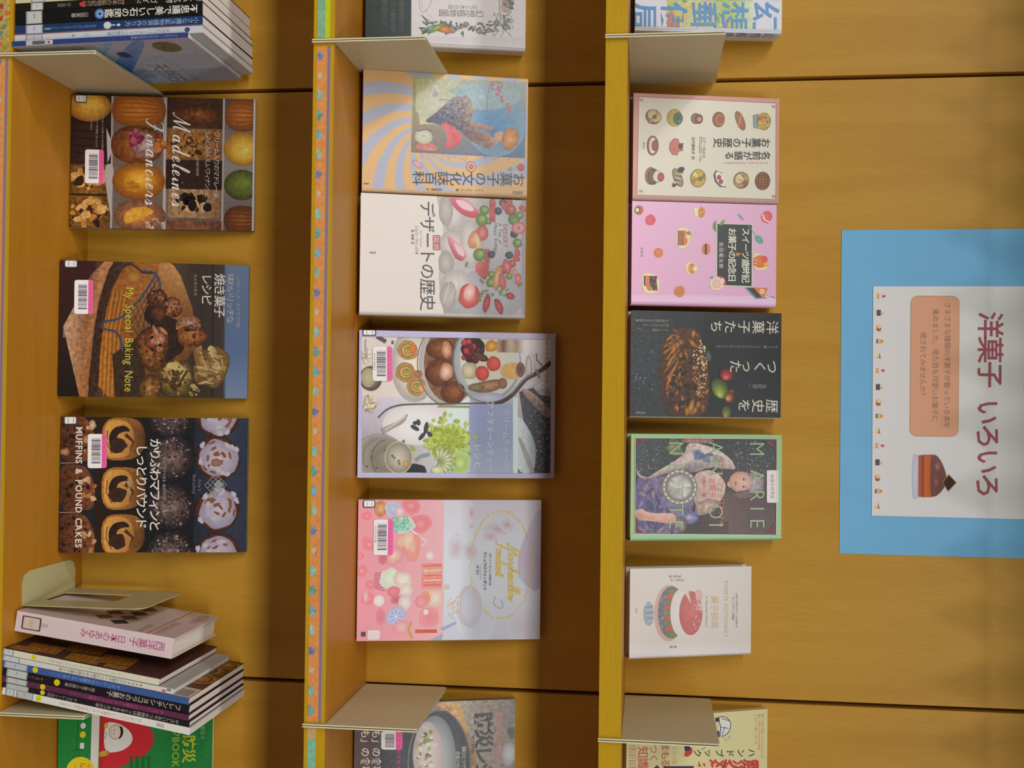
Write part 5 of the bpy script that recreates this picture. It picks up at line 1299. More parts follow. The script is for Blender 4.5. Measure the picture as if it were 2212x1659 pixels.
face_book('thick white book with huge blue characters printed over flowers', 3,
          -0.5929, 0.1320, 0.1835, -0.0650, 0.034, 9.1, 'R', 'd6d8e0', art_fantasy, [(1691, -155), (1688, 75), (1370, 66), (1372, -170)], GT, M_FILM, r=0.006, th=0.0012, inset=0.0015,
          extras=(fantasy_spine, call_label(CR9, 352, 236, 466, 262)))

def pastry(a, x, y, k, sc=1.0):
    """small outlined cartoon pastries, numbered by kind"""
    OL = '5a4838'
    def B(dx, dy, rx, ry, c, rot=0, jit=0.0, o=1):
        if o: a.blob(x + dx * sc, y + dy * sc, (rx + 4) * sc, (ry + 4) * sc, OL, rot=rot, jit=0)
        a.blob(x + dx * sc, y + dy * sc, rx * sc, ry * sc, c, rot=rot, jit=jit)
    def L(pts, w, c): a.line([(x + p * sc, y + q * sc) for p, q in pts], w * sc, c)
    def P(pts, c, o=1):
        pts = [(x + p * sc, y + q * sc) for p, q in pts]
        a.poly(pts, c)
        if o: a.line(pts + [pts[0]], 4 * sc, OL)
    if k == 0:      # boat cake with lattice
        B(0, 0, 62, 54, ['8a5a34', '7a4c2c'], rot=35, o=1); B(10, -6, 58, 44, ['d8c890', 'c8b068'], rot=35); P([(-40, 50), (-8, 0), (0, 40)], 'd08a3c'); P([(20, -60), (50, -30), (26, -8)], 'd08a3c'); B(12, 0, 14, 14, '3a6a54')
    elif k == 1:    # fluted tart with greens
        B(-6, 0, 58, 66, ['d8b840', 'c8a434'])
        for i in range(6): L([(-58, -40 + i * 16), (-10, -44 + i * 18)], 3, '6a5420')
        B(22, 6, 36, 46, ['3a7a50', '2f6442'], jit=0.12); B(20, 0, 14, 16, '24503a'); B(36, 30, 9, 10, '58945c', o=0)
    elif k == 2:    # little cup
        B(-10, 0, 34, 40, ['a87048', '8a5434'], ); B(16, 4, 30, 36, ['7a4a30', '6a3c26']); B(20, 6, 18, 20, ['d8948c', 'c88078'])
    elif k == 3:    # round tart
        B(0, 0, 46, 58, ['b06c34', '94542a']); B(10, 4, 34, 46, ['d09050', 'c07a3c']); B(12, 4, 20, 26, ['c85a30', 'b04a28']); a.loop(x + 12 * sc, y + 4 * sc, 10 * sc, 14 * sc, 3, '8a3a20')
    elif k == 4:    # eclair
        B(0, 0, 28, 78, ['b87848', 'a06034'], rot=-22); L([(14, -56), (-4, 0), (-20, 56)], 8, 'd09a68')
    elif k == 5:    # choux on a cup
        P([(-66, -46), (-30, -62), (-20, 60), (-60, 50)], '94b0a8')
        for i in range(6): L([(-64, -42 + i * 17), (-30, -52 + i * 20)], 3, '4a6a68')
        B(18, 0, 52, 66, ['d0b050', 'c09a3c'], jit=0.06)
        for i in range(12): a.blob(x + a.rn.uniform(-20, 60) * sc, y + a.rn.uniform(-50, 50) * sc, 13 * sc, 10 * sc, a.rn.choice((['d8c070'], ['a8762c'], ['b05030'], ['c8a448'])), jit=0.2)
        for i in range(4): a.loop(x + (5 + i * 14) * sc, y + (-30 + i * 20) * sc, 16 * sc, 16 * sc, 3, '7a5a20', a0=0, a1=200)
    elif k == 6:    # bowl cake with cream
        B(0, 0, 44, 76, ['b8643c', '944a2a']); B(0, 0, 30, 64, 'e0d8c8', o=0)
        for i in range(7): L([(-34, -50 + i * 17), (-18, -46 + i * 16)], 3, OL)
        B(18, 0, 24, 40, ['a8502c', '8a3c20'])
    elif k == 7:    # wrapped bun
        P([(-52, -30), (-20, -66), (14, -62), (24, -26), (58, -30), (44, 6), (56, 30), (20, 34), (10, 66), (-30, 60), (-54, 24)], 'd06c58'); L([(-20, 40), (-10, 10), (0, 30)], 3, '8a3c34'); B(34, -4, 16, 20, '3a3028', jit=0.2)
    elif k == 8:    # mont blanc
        B(-30, -6, 40, 66, ['c07c3c', 'a8652c']); B(-10, 0, 44, 62, ['6a5434', '54402a'], jit=0.08, )
        for i in range(7): L([(-44, -44 + i * 14), (-6, -40 + i * 13)], 4, '94783c')
        B(26, 0, 36, 44, ['e8e4d8', 'd8d0c4'], jit=0.08); B(52, 4, 24, 32, ['c85038', 'a83c2c'])
    elif k == 9:    # striped roll
        B(0, 0, 30, 76, ['b4a078', '94804c'], rot=-24)
        for i in range(8): t = -60 + i * 16; L([(-24 - t * .4, t - 6), (26 - t * .4, t + 8)], 6, '3a3430' if i % 2 else 'd8ccb0')
        B(24, -62, 26, 18, '2a2a2c', rot=-24); B(-28, 62, 14, 10, '2a2a2c', rot=-24)
    elif k == 10:   # segmented round
        B(0, 0, 58, 68, ['d8bc40', 'c8a830']); P([(-50, 10), (0, -4), (-40, 50)], 'c87c34'); P([(-54, -20), (10, 4), (-20, -60)], 'e8d880'); P([(20, 0), (50, -40), (50, 0)], 'b8702c'); B(16, 6, 14, 14, '4a8a44')
    elif k == 11:   # iced leaf with cherries
        P([(-50, -30), (-36, -66), (10, -50), (36, 10), (46, 66), (0, 60), (-36, 20)], '6a5a4c'); P([(-38, -36), (-26, -62), (14, -46), (40, 10), (46, 64), (10, 54), (-26, 16)], 'ece8e0', 0); B(-8, -12, 14, 15, 'c83c3c'); B(8, 22, 14, 15, 'c83c3c')
    elif k == 12:   # almond pastry
        B(0, 0, 58, 62, ['d0b070', 'b8904c'], jit=0.05); B(-14, -10, 34, 40, ['e8dcb0', 'd8c890']); P([(10, 10), (44, 0), (50, 40), (20, 54)], '94642c'); L([(-30, -10), (0, 0), (-6, 30)], 6, '7a5028'); L([(0, -40), (20, -20)], 8, 'b07c3c')
    else:           # woven brown cake
        B(0, 0, 56, 68, ['a8703c', '8a5428'])
        for i in range(5): L([(-40, -40 + i * 20), (44, -50 + i * 24)], 4, '5a3418')
        for i in range(4): L([(-30 + i * 22, -54), (-34 + i * 24, 54)], 4, '6a3e1c')

def art_names(a):
    a.cr(*CR9); a.bg('d8988c')
    Q = [(362, 770), (1452, 826), (1462, 1584), (362, 1553)]
    a.poly([(356, 764), (1458, 820), (1468, 1590), (356, 1559)], 'b0706c'); a.poly(Q, 'e4e0cc')
    for x, y, t in ((378, 795, 20), (1432, 850, -20), (388, 1525, 30), (1445, 1562, 10)):
        for i in range(3): a.line([(x - 10 + i * 10, y - 12), (x - 4 + i * 10, y + 12)], 5, '8a5a54')
    for k, (x, y) in enumerate(((478, 930), (655, 938), (828, 944), (1002, 952), (1174, 962), (1342, 968))): pastry(a, x, y, k)
    pastry(a, 478, 1160, 6); pastry(a, 668, 1170, 7)
    for k, (x, y) in enumerate(((495, 1408), (684, 1415), (846, 1420), (1020, 1425), (1190, 1435), (1358, 1440))): pastry(a, x, y, 8 + k)
    a.text('名前が語る', 1412, 1240, 68, '3a3c40', d='v', bold=0.01, pitch=1.06); a.text('お菓子の歴史', 1412, 1138, 74, '3a3c40', d='v', bold=0.01, pitch=1.02)
    a.text('ニナ・バルビエ', 880, 1090, 26, '8a4a4c', pitch=0.92); a.text('エマニュエル・ペレ', 852, 1086, 26, '8a4a4c', pitch=0.86); a.text('北代美和子 訳', 792, 1090, 28, '5a5450', pitch=1.0)
    a.text('HISTOIRES GOURMANDES', 1400, 1298, 22, 'e0a89c', d='v', pitch=0.95); a.text('白水社', 400, 1130, 18, '6a6a64', pitch=1.1)
face_book('pink bordered cream book covered with small drawn pastries', 3,
          -0.3840, 0.1326, 0.1860, -0.0637, 0.020, 13.0, 'R', 'c8a8a0', art_names, [(1681.4, 214), (1683, 440), (1368, 432), (1366, 200)], GT, M_FILM, r=0.0042, th=0.0012, inset=0.0015,
          extras=(call_label(CR9, 352, 1572, 412, 1600),))

def art_saijiki(a):
    a.cr(*CR10); a.bg('dcaccc', 0.0, 'd4a8c4')
    for i in range(60): a.line([(380, 70 + i * 17), (1765, 96 + i * 16.5)], 5, 'd6a6c6')
    a.rect(370, 960, 1765, 1075, ['dcb0d0', 'e0bcd8', 'd4a4c8'], axis='y')
    a.poly([(1188, 268), (1532, 276), (1532, 880), (1188, 872)], 'c8ccb8'); a.poly([(1197, 278), (1524, 286), (1524, 870), (1197, 862)], '2a302f')
    a.text('スイーツ歳時記', 1436, 312, 76, 'e0dcc8', bold=0.01, pitch=0.98); a.text('お菓子の記念日', 1308, 312, 76, 'e0dcc8', bold=0.01, pitch=0.97); a.text('&', 1376, 548, 56, 'c88830', bold=0.02)
    a.text('吉田菊次郎', 1218, 450, 42, 'd0ccc0', pitch=1.24); a.text('Kikujiro Yoshida', 1268, 480, 16, '94604c')
    a.text('松柏社', 468, 510, 26, '6a5060', pitch=1.25)
    # leaves, spoons
    a.poly([(1186, 240), (1155, 280), (1155, 320), (1186, 362)], '4a8a4c'); a.poly([(1210, 292), (1240, 250), (1272, 230), (1262, 270), (1236, 294)], '5a9a3c')
    a.line([(1470, 270), (1560, 385)], 7, '5a9090'); a.blob(1592, 425, 46, 30, ['6aa4a0', '5a9490'], rot=45); a.poly([(1385, 188), (1402, 176), (1448, 232), (1434, 246)], '7a94a4')
    a.line([(1660, 955), (1755, 985)], 6, '8a94a4'); a.blob(1725, 972, 22, 8, '7a8ca0', rot=12)
    # sweets
    def shadowy(x, y, rx, ry): a.blob(x, y, rx, ry, 'e8d8b0', jit=0.04)
    a.blob(450, 152, 42, 46, ['b8743c', 'a8622c'], rot=20); a.blob(437, 148, 28, 30, '5a3a2a'); a.blob(434, 150, 18, 20, 'e0d09c')
    a.blob(560, 246, 48, 54, ['d86070', 'c84c60'], jit=0.05); a.poly([(590, 215), (612, 248), (588, 275)], 'c84a5c', sm=0)
    for i in range(4): a.line([(530, 215 + i * 20), (596, 235 + i * 8)], 4, 'b83c50')
    a.poly([(970, 130), (1020, 122), (1018, 215), (985, 205)], 'e4d4a4'); a.blob(1046, 170, 34, 50, ['d89048', 'c07a38'])
    for p in ((1050, 150), (1060, 185), (1040, 195)): a.blob(p[0], p[1], 6, 6, '7a4428')
    a.blob(1662, 208, 50, 58, ['dc6470', 'cc5060'], rot=30); a.line([(1622, 185), (1640, 235), (1690, 262)], 16, 'ecd0b4'); a.line([(1608, 195), (1630, 245), (1680, 268)], 14, 'd85c6c')
    a.poly([(805, 320), (915, 320), (950, 400), (900, 520), (810, 505)], 'e4d498', sm=1); a.rect(820, 345, 880, 488, ['94604c', '9a6454', '8a5448']); a.poly([(878, 345), (905, 338), (918, 440), (905, 486), (878, 488)], 'c87444'); a.blob(925, 400, 30, 30, ['e8d8a0', 'd8b468']); a.blob(925, 368, 16, 18, '4a8a44'); a.blob(938, 378, 14, 14, 'c07a40')
    a.blob(638, 560, 45, 46, ['d0804c', 'c4723e']); a.blob(1092, 520, 40, 54, ['d4824c', 'c8763c']); a.rect(1078, 474, 1094, 566, '4a2c24'); a.poly([(1085, 470), (1100, 470), (1100, 572), (1085, 572)], '6a3a2c')
    a.blob(945, 705, 52, 58, 'e4d09c', jit=0.08); a.blob(955, 708, 38, 50, ['d08a44', 'c07838']); a.blob(990, 710, 24, 26, ['ece0b8', 'e0c890'])
    for i in range(5): a.line([(915, 672 + i * 17), (940, 676 + i * 16)], 5, 'e8d8b0')
    a.poly([(478, 762), (560, 752), (650, 800), (640, 930), (560, 960), (490, 930)], 'e0d498', sm=1)
    a.poly([(498, 782), (630, 785), (620, 820), (630, 922), (540, 922), (520, 890), (498, 870)], '4a3428', sm=0); a.poly([(512, 785), (550, 785), (555, 870), (585, 905), (580, 922), (540, 915), (512, 880)], 'c8745c', sm=0)
    a.specks(595, 850, 30, 65, 26, (3, 5), ['b0a088', '8a7860'], sq=True)
    a.blob(840, 930, 52, 54, ['d0844c', 'c47840'], jit=0.06)
    for i in range(3): a.line([(808, 918 + i * 18), (872, 900 + i * 18)], 5, '94542c')
    a.blob(1215, 830, 62, 52, ['d85068', 'c84860']); a.blob(1190, 850, 62, 66, ['d8bca4', 'd0b098', 'e4d4b4'], off=(10, 0)); a.blob(1250, 840, 18, 44, 'e8c8c0', rot=0); a.blob(1148, 792, 18, 14, '5aa0a8'); a.blob(1268, 852, 14, 16, 'c84858')
    a.poly([(1535, 560), (1580, 548), (1690, 650), (1660, 710), (1545, 720)], 'e4d0a0', sm=1); a.blob(1600, 635, 62, 58, ['d8784c', 'd0703c', 'c8683c'], sq=3); a.blob(1645, 615, 28, 34, ['d8504c', 'cc4444']); a.blob(1660, 660, 26, 24, ['d8b44c', 'c89c38'])
    for i in range(4): a.line([(1538, 590 + i * 30), (1575, 592 + i * 30)], 5, 'e8dcb4')
    a.poly([(1460, 885), (1532, 885), (1670, 985), (1560, 990)], '4a8a9a', sm=0); a.poly([(1480, 885), (1545, 885), (1625, 975), (1570, 978)], '4a3228', sm=0); a.poly([(1545, 885), (1678, 885), (1640, 985), (1620, 975)], 'd0763c', sm=0); a.blob(1622, 920, 24, 24, ['ecd8c0', 'e0bc94']); a.blob(1622, 920, 8, 8, 'c07a4c')
face_book('lilac pink book with a black title plate and scattered sweets', 3,
          -0.2506, 0.1289, 0.1843, -0.0606, 0.018, 12.7, 'R', 'd8a8c8', art_saijiki, [(1676.7, 441.5), (1676.5, 662), (1365.4, 660), (1367, 434)], GT * 1.28, M_FILM, r=0.004, th=0.0012, inset=0.0015,
          extras=(call_label(CR10, 428, 1036, 562, 1072),))

def art_yogashi(a):
    a.cr(*CR11); a.bg('22282a', 0.2)
    a.rect(350, 50, 720, 1080, ['262b2c', '333c42', '2c3438'], 0.3, axis='y'); a.rect(1060, 40, 1810, 1080, ['1c2022', '24282a', '1e2022'], 0.2, axis='x')
    a.specks(480, 480, 110, 330, 70, (3, 7), ['8a949c', '6a4a4c', 'a0a8ac', '5a6870'], sq=True)
    a.poly([(690, 260), (930, 190), (1040, 300), (1110, 560), (1130, 880), (1060, 1060), (740, 1060), (660, 880), (620, 560)], ['4a3018', '5a3416', '54301c', '5a3818', '5a341c', '4a2a18', '3a2418', '4a2c18', '462c1a'], 0.5)
    a.rn.seed(21)
    for i in range(80):
        x = a.rn.uniform(700, 1100); y = a.rn.uniform(240, 1000)
        if abs(x - 880) > 120 + (y - 200) * 0.22: continue
        a.blob(x, y, a.rn.uniform(34, 70), a.rn.uniform(14, 28), a.rn.choice((['c88434', 'a0621c', '5a3414'], ['b87428', '8a5218', '3f2412'], ['94601c', '6a4418', '35200f'], ['d0903c', 'a8681c', '6a3c14'], ['7a4c28', '5a341c', '2c1a12'])), rot=a.rn.uniform(20, 130), jit=0.1, g=0.35)
    for i in range(24): a.blob(a.rn.uniform(740, 1000), a.rn.uniform(340, 950), a.rn.uniform(12, 30), a.rn.uniform(12, 30), ['1c1814', '2a1c12'], jit=0.3, g=0.3)
    for i in range(8): a.line([(700 + a.rn.uniform(-20, 20), 760 - i * 60), (760 + a.rn.uniform(-10, 40), 640 - i * 50), (830, 540 - i * 38)], 18, a.rn.choice(('b87428', 'c8842c', '94601c')), 0.3, True)
    a.specks(1030, 600, 70, 270, 120, (4, 10), ['d0a070', 'c8b48a', 'a87844', 'd8bc94', 'e0d0b0'], 0.1)
    a.blob(950, 965, 26, 80, ['d8942c', 'b87a20', '6a4414'], rot=15); a.blob(910, 1010, 20, 40, ['c08028', '8a5818'])
    a.blob(1285, 655, 70, 62, ['e08880', 'c04c44', '8a2c24', '3f1c18'], off=(-10, 35), jit=0.04)
    a.blob(1220, 790, 78, 105, ['d8d07c', '94a040', '5a7434', '2f4424'], off=(0, 70), rot=-30); a.blob(1310, 870, 48, 52, ['e0c860', 'c07a3c', '8a4a2c', '4a2a1c'], off=(-15, 15)); a.blob(1330, 815, 30, 26, ['94502c', '54301c'])
    a.blob(1285, 1010, 46, 62, ['a8a04c', '6a7434', '3a4422'], off=(-10, 40)); a.blob(1110, 480, 28, 60, ['6a746c', '343a38'], rot=-10)
    for x, y, st, n in ((1768, 945, '歴史を', 1.13), (1768, 575, 'つくった', 1.0), (1768, 198, '洋菓子たち', 1.15)):
        a.text(st, x, y, 116, 'd8d4c4', d='v', bold=0.006, pitch=n, wide=1.06)
    a.text('キリスト教、シェイクスピアからナポレオンまで', 1765, 386, 26, 'a8a498', d='v', pitch=1.04); a.text('長尾健二', 1658, 760, 44, '94928a', d='v', pitch=0.95)
    for i, (st, y) in enumerate((('今も読み継がれる名作の舞台裏', 150), ('知られざるエピソードの', 195), ('スイーツの物語', 240))): a.text(st, 728, y, 26, 'a4a098', d='v', pitch=0.88)
    a.line([(752, 100), (756, 290)], 3, '7a7a74'); a.text('築地書館', 512, 1030, 22, 'b0aca4', d='v', pitch=1.05)
face_book('black book with white characters above a dark glazed fruit tart', 3,
          -0.1144, 0.1320, 0.1918, -0.0642, 0.018, 13.3, 'R', 'c8c4bc', art_yogashi, [(1687.5, 674), (1687, 900), (1364, 903), (1362.5, 672)], GT, M_FILM, r=0.0008, th=0.0012, inset=0.0015,
          extras=())

def art_marie(a):
    a.cr(*CR12); a.bg('94c088')
    a.rect(400, 206, 1760, 1120, ['34383c', '383638', '3a2a2e', '3a1e22'], 0.35, axis='y')
    a.rect(400, 206, 900, 560, ['3c4448', '34403f', '3a3438'], 0.35); a.rect(1240, 720, 1750, 1115, ['5a4238', '4a282c', '40181e'], 0.15); a.rect(880, 1000, 1300, 1120, ['2c1e22', '38181e'], 0.15)
    a.specks(600, 380, 180, 150, 150, (2, 6), ['8a94a0', '5a7068', 'a0a8a8', '6a5458'], sq=True); a.specks(1540, 400, 190, 170, 150, (2, 6), ['8a94a0', '6a7078', 'a8acb0'], sq=True)
    a.blob(780, 300, 80, 90, ['8a6054', '6a7a5a', '4a4c48'], jit=0.25, g=0.5); a.blob(1000, 230, 160, 30, ['a07868', '7a5a54'], g=0.4)
    # plain stand-in portrait: a lady in a blue-grey gown against a dark ground, a silver tin before her
    a.poly([(400, 560), (560, 600), (700, 560), (900, 560), (1000, 760), (900, 1000), (860, 1120), (400, 1120)], ['5a5480', '6a6488', '7a708c', '8a7c90', '6a6080', '54507c', '7a7084', '4f4a78'], 0.4)
    for i in range(26): a.blob(a.rn.uniform(420, 760), a.rn.uniform(640, 1100), a.rn.uniform(30, 70), 16, a.rn.choice((['8880a8', '5f5888'], ['a0888c', '746880'], ['4c4674', '3a3660'])), rot=a.rn.uniform(20, 150), g=0.3)
    a.poly([(400, 480), (440, 560), (520, 590), (620, 520), (760, 440), (880, 350), (900, 260), (980, 250), (1180, 300), (1320, 400), (1375, 500), (1300, 500), (1180, 480), (1060, 500), (960, 540), (860, 500), (700, 545), (540, 610), (430, 590)], ['b09890', 'b8a49c', 'c0aca4', 'c4b0a8', 'c0aca8', 'b8a49c', 'c8b4ac', 'd0c0b8', 'd8c8c0', 'd0bcb4', 'c0a49c', 'a88c8c', '94888c', '948890', '8a7c88', '7a7080', '8a7c80', '746878', '94848c'], 0.3)
    a.blob(1010, 370, 60, 55, ['6a74a0', '54608c', '94949c'], jit=0.2, g=0.4); a.blob(1110, 390, 56, 48, ['7a84a4', '5a6684'], jit=0.2, g=0.4); a.blob(1190, 420, 70, 60, ['7a8474', '8a8c88', 'a09490'], jit=0.2, g=0.5)
    a.poly([(960, 540), (1120, 500), (1220, 560), (1270, 640), (1260, 740), (1180, 860), (1000, 900), (960, 780)], ['c0a4a0', 'd0b4ac', 'd8bcb0', 'dcbcac', 'd0aca0', 'c8a898', 'a48c88', 'b09c98'], 0.25)
    a.blob(1090, 860, 130, 66, ['c8b0a0', 'b0968a', '8a746c'], rot=-25, jit=0.1, g=0.35); a.blob(920, 960, 80, 75, ['b09c90', '6a70a0', '4f568c'], jit=0.15, g=0.45); a.blob(840, 1030, 55, 80, ['a08c88', '7a6c70', '5a5054'], jit=0.15, g=0.4)
    a.poly([(400, 900), (470, 880), (480, 900), (560, 930), (780, 920), (800, 1000), (740, 1030), (560, 1000), (440, 1000), (400, 960)], ['d0a090', 'd8a898', 'dcb0a0', 'd8ac9c', 'd8b0a0', 'c89c8c', 'c09080', 'd0a090', 'c49484', 'b88878'], 0.12)
    for i in range(4): a.line([(400, 915 + i * 22), (470, 930 + i * 14)], 4, '8a5c50')
    # head
    a.blob(1345, 640, 62, 40, ['d8b4a4', 'c8a090']); a.blob(1430, 625, 130, 105, ['dcb8a4', 'd8ac98', 'b07c70'], rot=15, off=(-20, -10)); a.blob(1545, 630, 100, 110, ['b8a4a8', '9a8890', '6a5c64'], jit=0.1, g=0.4); a.blob(1440, 740, 100, 40, ['7a605c', '5a4444'], jit=0.15, g=0.4)
    a.blob(1430, 620, 90, 78, ['dcbcaa', 'd4a898', 'c8988a']); a.blob(1442, 595, 10, 16, '6a5450'); a.blob(1442, 665, 10, 15, '6a5450'); a.line([(1462, 578), (1468, 608)], 5, '7a6058'); a.line([(1462, 652), (1466, 684)], 5, '7a6058')
    a.line([(1440, 632), (1395, 636), (1392, 622)], 5, 'b08478'); a.blob(1366, 632, 9, 22, ['b8504c', 'a84444']); a.blob(1395, 580, 22, 20, 'd8988a'); a.blob(1395, 680, 22, 20, 'd8988a')
    # silver tin
    a.blob(828, 675, 172, 172, ['a8a498', '948f84', '7a746a'], n=44); a.loop(828, 675, 152, 152, 12, 'd0ccc4', n=40)
    for i in range(40): a.blob(828 + 150 * math.cos(R(i * 9)), 675 + 150 * math.sin(R(i * 9)), 8, 8, 'dcd8d0' if i % 2 else '84807a')
    a.blob(828, 675, 128, 128, ['c0bcb8', 'b4b0ac', '8a8680'], n=40); a.loop(828, 675, 124, 124, 6, '6a665f', n=40)
    for i, (c1, c2) in enumerate((('d8d4d0', 'a8a49f'), ('94908c', 'c8c4c0'), ('d0ccc8', '7a7670'), ('b0aca8', 'd4d0cc'), ('d8d4d0', '908c88'))):
        t = i * 72 + 10; a.poly([(828, 675), (828 + 112 * math.cos(R(t)), 675 + 112 * math.sin(R(t))), (828 + 112 * math.cos(R(t + 55)), 675 + 112 * math.sin(R(t + 55)))], [c1, c2, c1])
    for st, x, ys in (('MARIE', 1500, (232, 500, 690, 850, 966)), ('ANTOI', 1105, (232, 420, 640, 830, 1010)), ('NETTE', 725, (232, 440, 640, 838, 985))):
        for ch, y in zip(st, ys): a.text(ch, x, y, 190, '94b084', wide=0.9, bold=-0.008)
    a.text('マリー・アントワネットの', 1205, 400, 54, 'd88484', pitch=1.0, bold=0.006); a.text('お菓子', 1120, 580, 62, 'd87878', pitch=1.05, bold=0.01); a.text('加藤マリ 編', 1045, 570, 40, 'd47474', pitch=0.85)
    a.rrect(1662, 505, 1772, 815, 16, 'e4d8dc'); a.text('秘密の世界史', 1700, 545, 36, '4a4a50', pitch=1.08)
    for x, y, sx, sy in ((400, 206, 1, 1), (1760, 206, -1, 1), (400, 1125, 1, -1), (1750, 1115, -1, -1)):
        for i in range(4): a.line([(x, y + sy * (30 + i * 26)), (x + sx * (30 + i * 26), y)], 5, 'b04a54')
    a.rect(340, 1130, 1815, 1200, ['94c494', '84bc8c'], axis='y')
    for p0, p1 in (((400, 206), (1760, 206)), ((1760, 206), (1752, 1120)), ((1752, 1125), (395, 1130)), ((395, 1130), (400, 206))): a.line([p0, p1], 7, 'c8c4b0')
face_book('green bordered book with a lady in a blue-grey gown and a silver tin', 3,
          0.0380, 0.1311, 0.1930, -0.0745, 0.022, 15.2, 'R', '8cbc8c', art_marie, [(1689, 938.4), (1687, 1165), (1359.6, 1171), (1362, 938.4)], GT * 1.12, M_FILM, r=0.003, th=0.0012, inset=0.0015,
          extras=(call_label(CR12, 392, 1178, 528, 1200),))

def art_cake(a):
    a.cr(*CR13); a.bg('d4ccc4', 0.0)
    a.rect(260, 730, 1200, 860, ['d8d0cc', 'dcd8d8', 'd0c8c4'], axis='y')
    a.poly([(375, 470), (400, 420), (425, 412), (455, 450), (455, 560), (440, 590), (410, 600), (380, 560)], '94a0ac')
    for i in range(7): a.line([(385 + i * 4, 440 + i * 20), (450, 430 + i * 22)], 5, '5a6c84' if i % 2 else 'b8bcc0')
    a.blob(570, 500, 112, 212, ['d8b0a4', 'd0a498', 'c89c90']); a.blob(590, 495, 104, 196, ['5a6c8a', '54667f', '4f607c'])
    for i in range(9): a.blob(560 + 8 * abs(i - 4), 340 + i * 40, 46, 26, ['b84c48', 'a84440'] if i % 2 else ['6a7a3c', '5f6e34'])
    a.blob(655, 495, 74, 174, ['dcd8d0', 'd4d0c8']); a.blob(735, 500, 88, 165, ['c85c58', 'c05450', 'b84c4c'], g=0.12)
    a.rect(640, 330, 700, 660, 'd8d4cc') if False else None
    a.poly([(740, 440), (690, 350), (715, 330)], 'd8c4b4', sm=0); a.poly([(800, 320), (830, 360), (810, 420), (826, 470), (800, 500), (760, 330)], 'd8a8a0'); a.specks(780, 500, 40, 120, 120, (2, 5), ['d89a94', 'b04844', 'e0b4ac'])
    a.specks(520, 500, 30, 160, 60, (2, 4), ['e0c0b4', 'b88a80'])
    a.text('SWEETS DICTIONARY', 985, 258, 36, 'd0b070', pitch=0.98, wide=1.06); a.text('菓子辞典', 890, 370, 58, 'd8b87c', pitch=1.05)
    a.text('A Illustrated Glossary', 846, 372, 22, '8a8480', skew=0.25); a.text('お菓子の世界を旅する小さな言葉の本', 1070, 350, 15, '94908c', pitch=1.0); a.text('知っておきたい用語集', 1044, 380, 17, '94908c')
    a.text('猫井登 著', 660, 225, 20, '9a948c', d='v'); a.text('長田佳子 絵', 680, 252, 18, 'a49e98', d='v'); a.text('誠文堂', 632, 752, 18, '7a7a84', d='v'); a.text('新光社', 318, 460, 14, 'a8a4a0')
face_book('small off-white book with a red cake on a striped stand', 3,
          0.2028, 0.1107, 0.1594, -0.0730, 0.018, 19.4, 'R', 'd0c8c0', art_cake, [(1623, 1223.4), (1621.4, 1413), (1359.6, 1426), (1358, 1228)], GT, M_FILM, r=0.003, th=0.0018, inset=0.0025)

def art_hand(a):
    a.cr(*CR13); a.bg('dcd49c', 0.0)
    # child in a helmet, only the helmet and cheek show
    a.poly([(905, 1280), (960, 1268), (1010, 1290), (1026, 1340), (1010, 1390), (970, 1420), (935, 1425), (915, 1360)], 'e4e2dc'); a.line([(930, 1275), (975, 1270), (1015, 1300), (1024, 1345), (1005, 1395), (955, 1424)], 6, '3a4060')
    a.line([(950, 1285), (1015, 1305)], 5, '3a4060'); a.line([(945, 1350), (1005, 1360)], 5, '3a4060'); a.line([(975, 1350), (955, 1420)], 5, '3a4060'); a.line([(925, 1275), (945, 1350), (940, 1425)], 7, '3a4060')
    a.blob(900, 1350, 30, 60, ['e8cca8', 'e0bc94']); a.rect(905, 1280, 935, 1310, '2a2a38'); a.rect(915, 1380, 935, 1425, '2a2a38')
    for x, y in ((985, 1445), (1010, 1428)): a.loop(x, y, 8, 10, 3, '8a8a7c')
    for i, (st, x) in enumerate((('親子で読む災害にそなえるための本', 1258), ('備えて安心いのちを守る知恵', 1232), ('イラストで楽しく学べる', 1206))): a.text(st, x, 1250, 20, 'c86a5a', pitch=1.05 - 0.0 * i)
    a.text('ハンドブック', 1212, 1545, 60, '4a4a4c', d='v', bold=0.02, pitch=1.38)
    a.text('震災対策', 1235, 1655, 120, 'd04440', d='v', bold=0.03, pitch=0.95)
    a.poly([(700, 1490), (735, 1510), (730, 1550), (690, 1575), (665, 1560), (680, 1530)], 'c84040'); a.poly([(670, 1490), (712, 1492), (720, 1520), (675, 1530)], '34344c'); a.loop(800, 1490, 30, 26, 5, '4a4a54', a0=270, a1=450)
    a.rect(515, 1640, 742, 1900, '3a3a54'); a.poly([(440, 1656), (470, 1630), (490, 1656)], '3a3a54', sm=0)
    a.text('知識', 330, 1490, 84, 'c86454', pitch=1.0, bold=0.01); a.text('つく', 418, 1478, 66, 'cc6c5c', pitch=1.0, bold=0.01); a.text('まもる', 504, 1462, 66, 'c85c4c', pitch=0.9, bold=0.01); a.text('くらべる', 584, 1490, 34, 'd08070', pitch=1.0)
    for i in range(3): a.text('地震台風水害停電', 262 + i * 18, 1480, 17, 'c87464', pitch=1.3)
    a.loop(470, 1540, 40, 80, 3, 'c87464', a0=270, a1=400)
face_book('yellow handbook with dark katakana and red characters, right end of the top shelf', 3,
          0.3821, 0.1300, 0.1907, -0.0896, 0.010, 24.0, 'L', 'd8d0a0', art_hand, [(1657.6, 1531), (1657, 1760), (1349, 1786), (1351, 1555)], GT, M_SOFT)

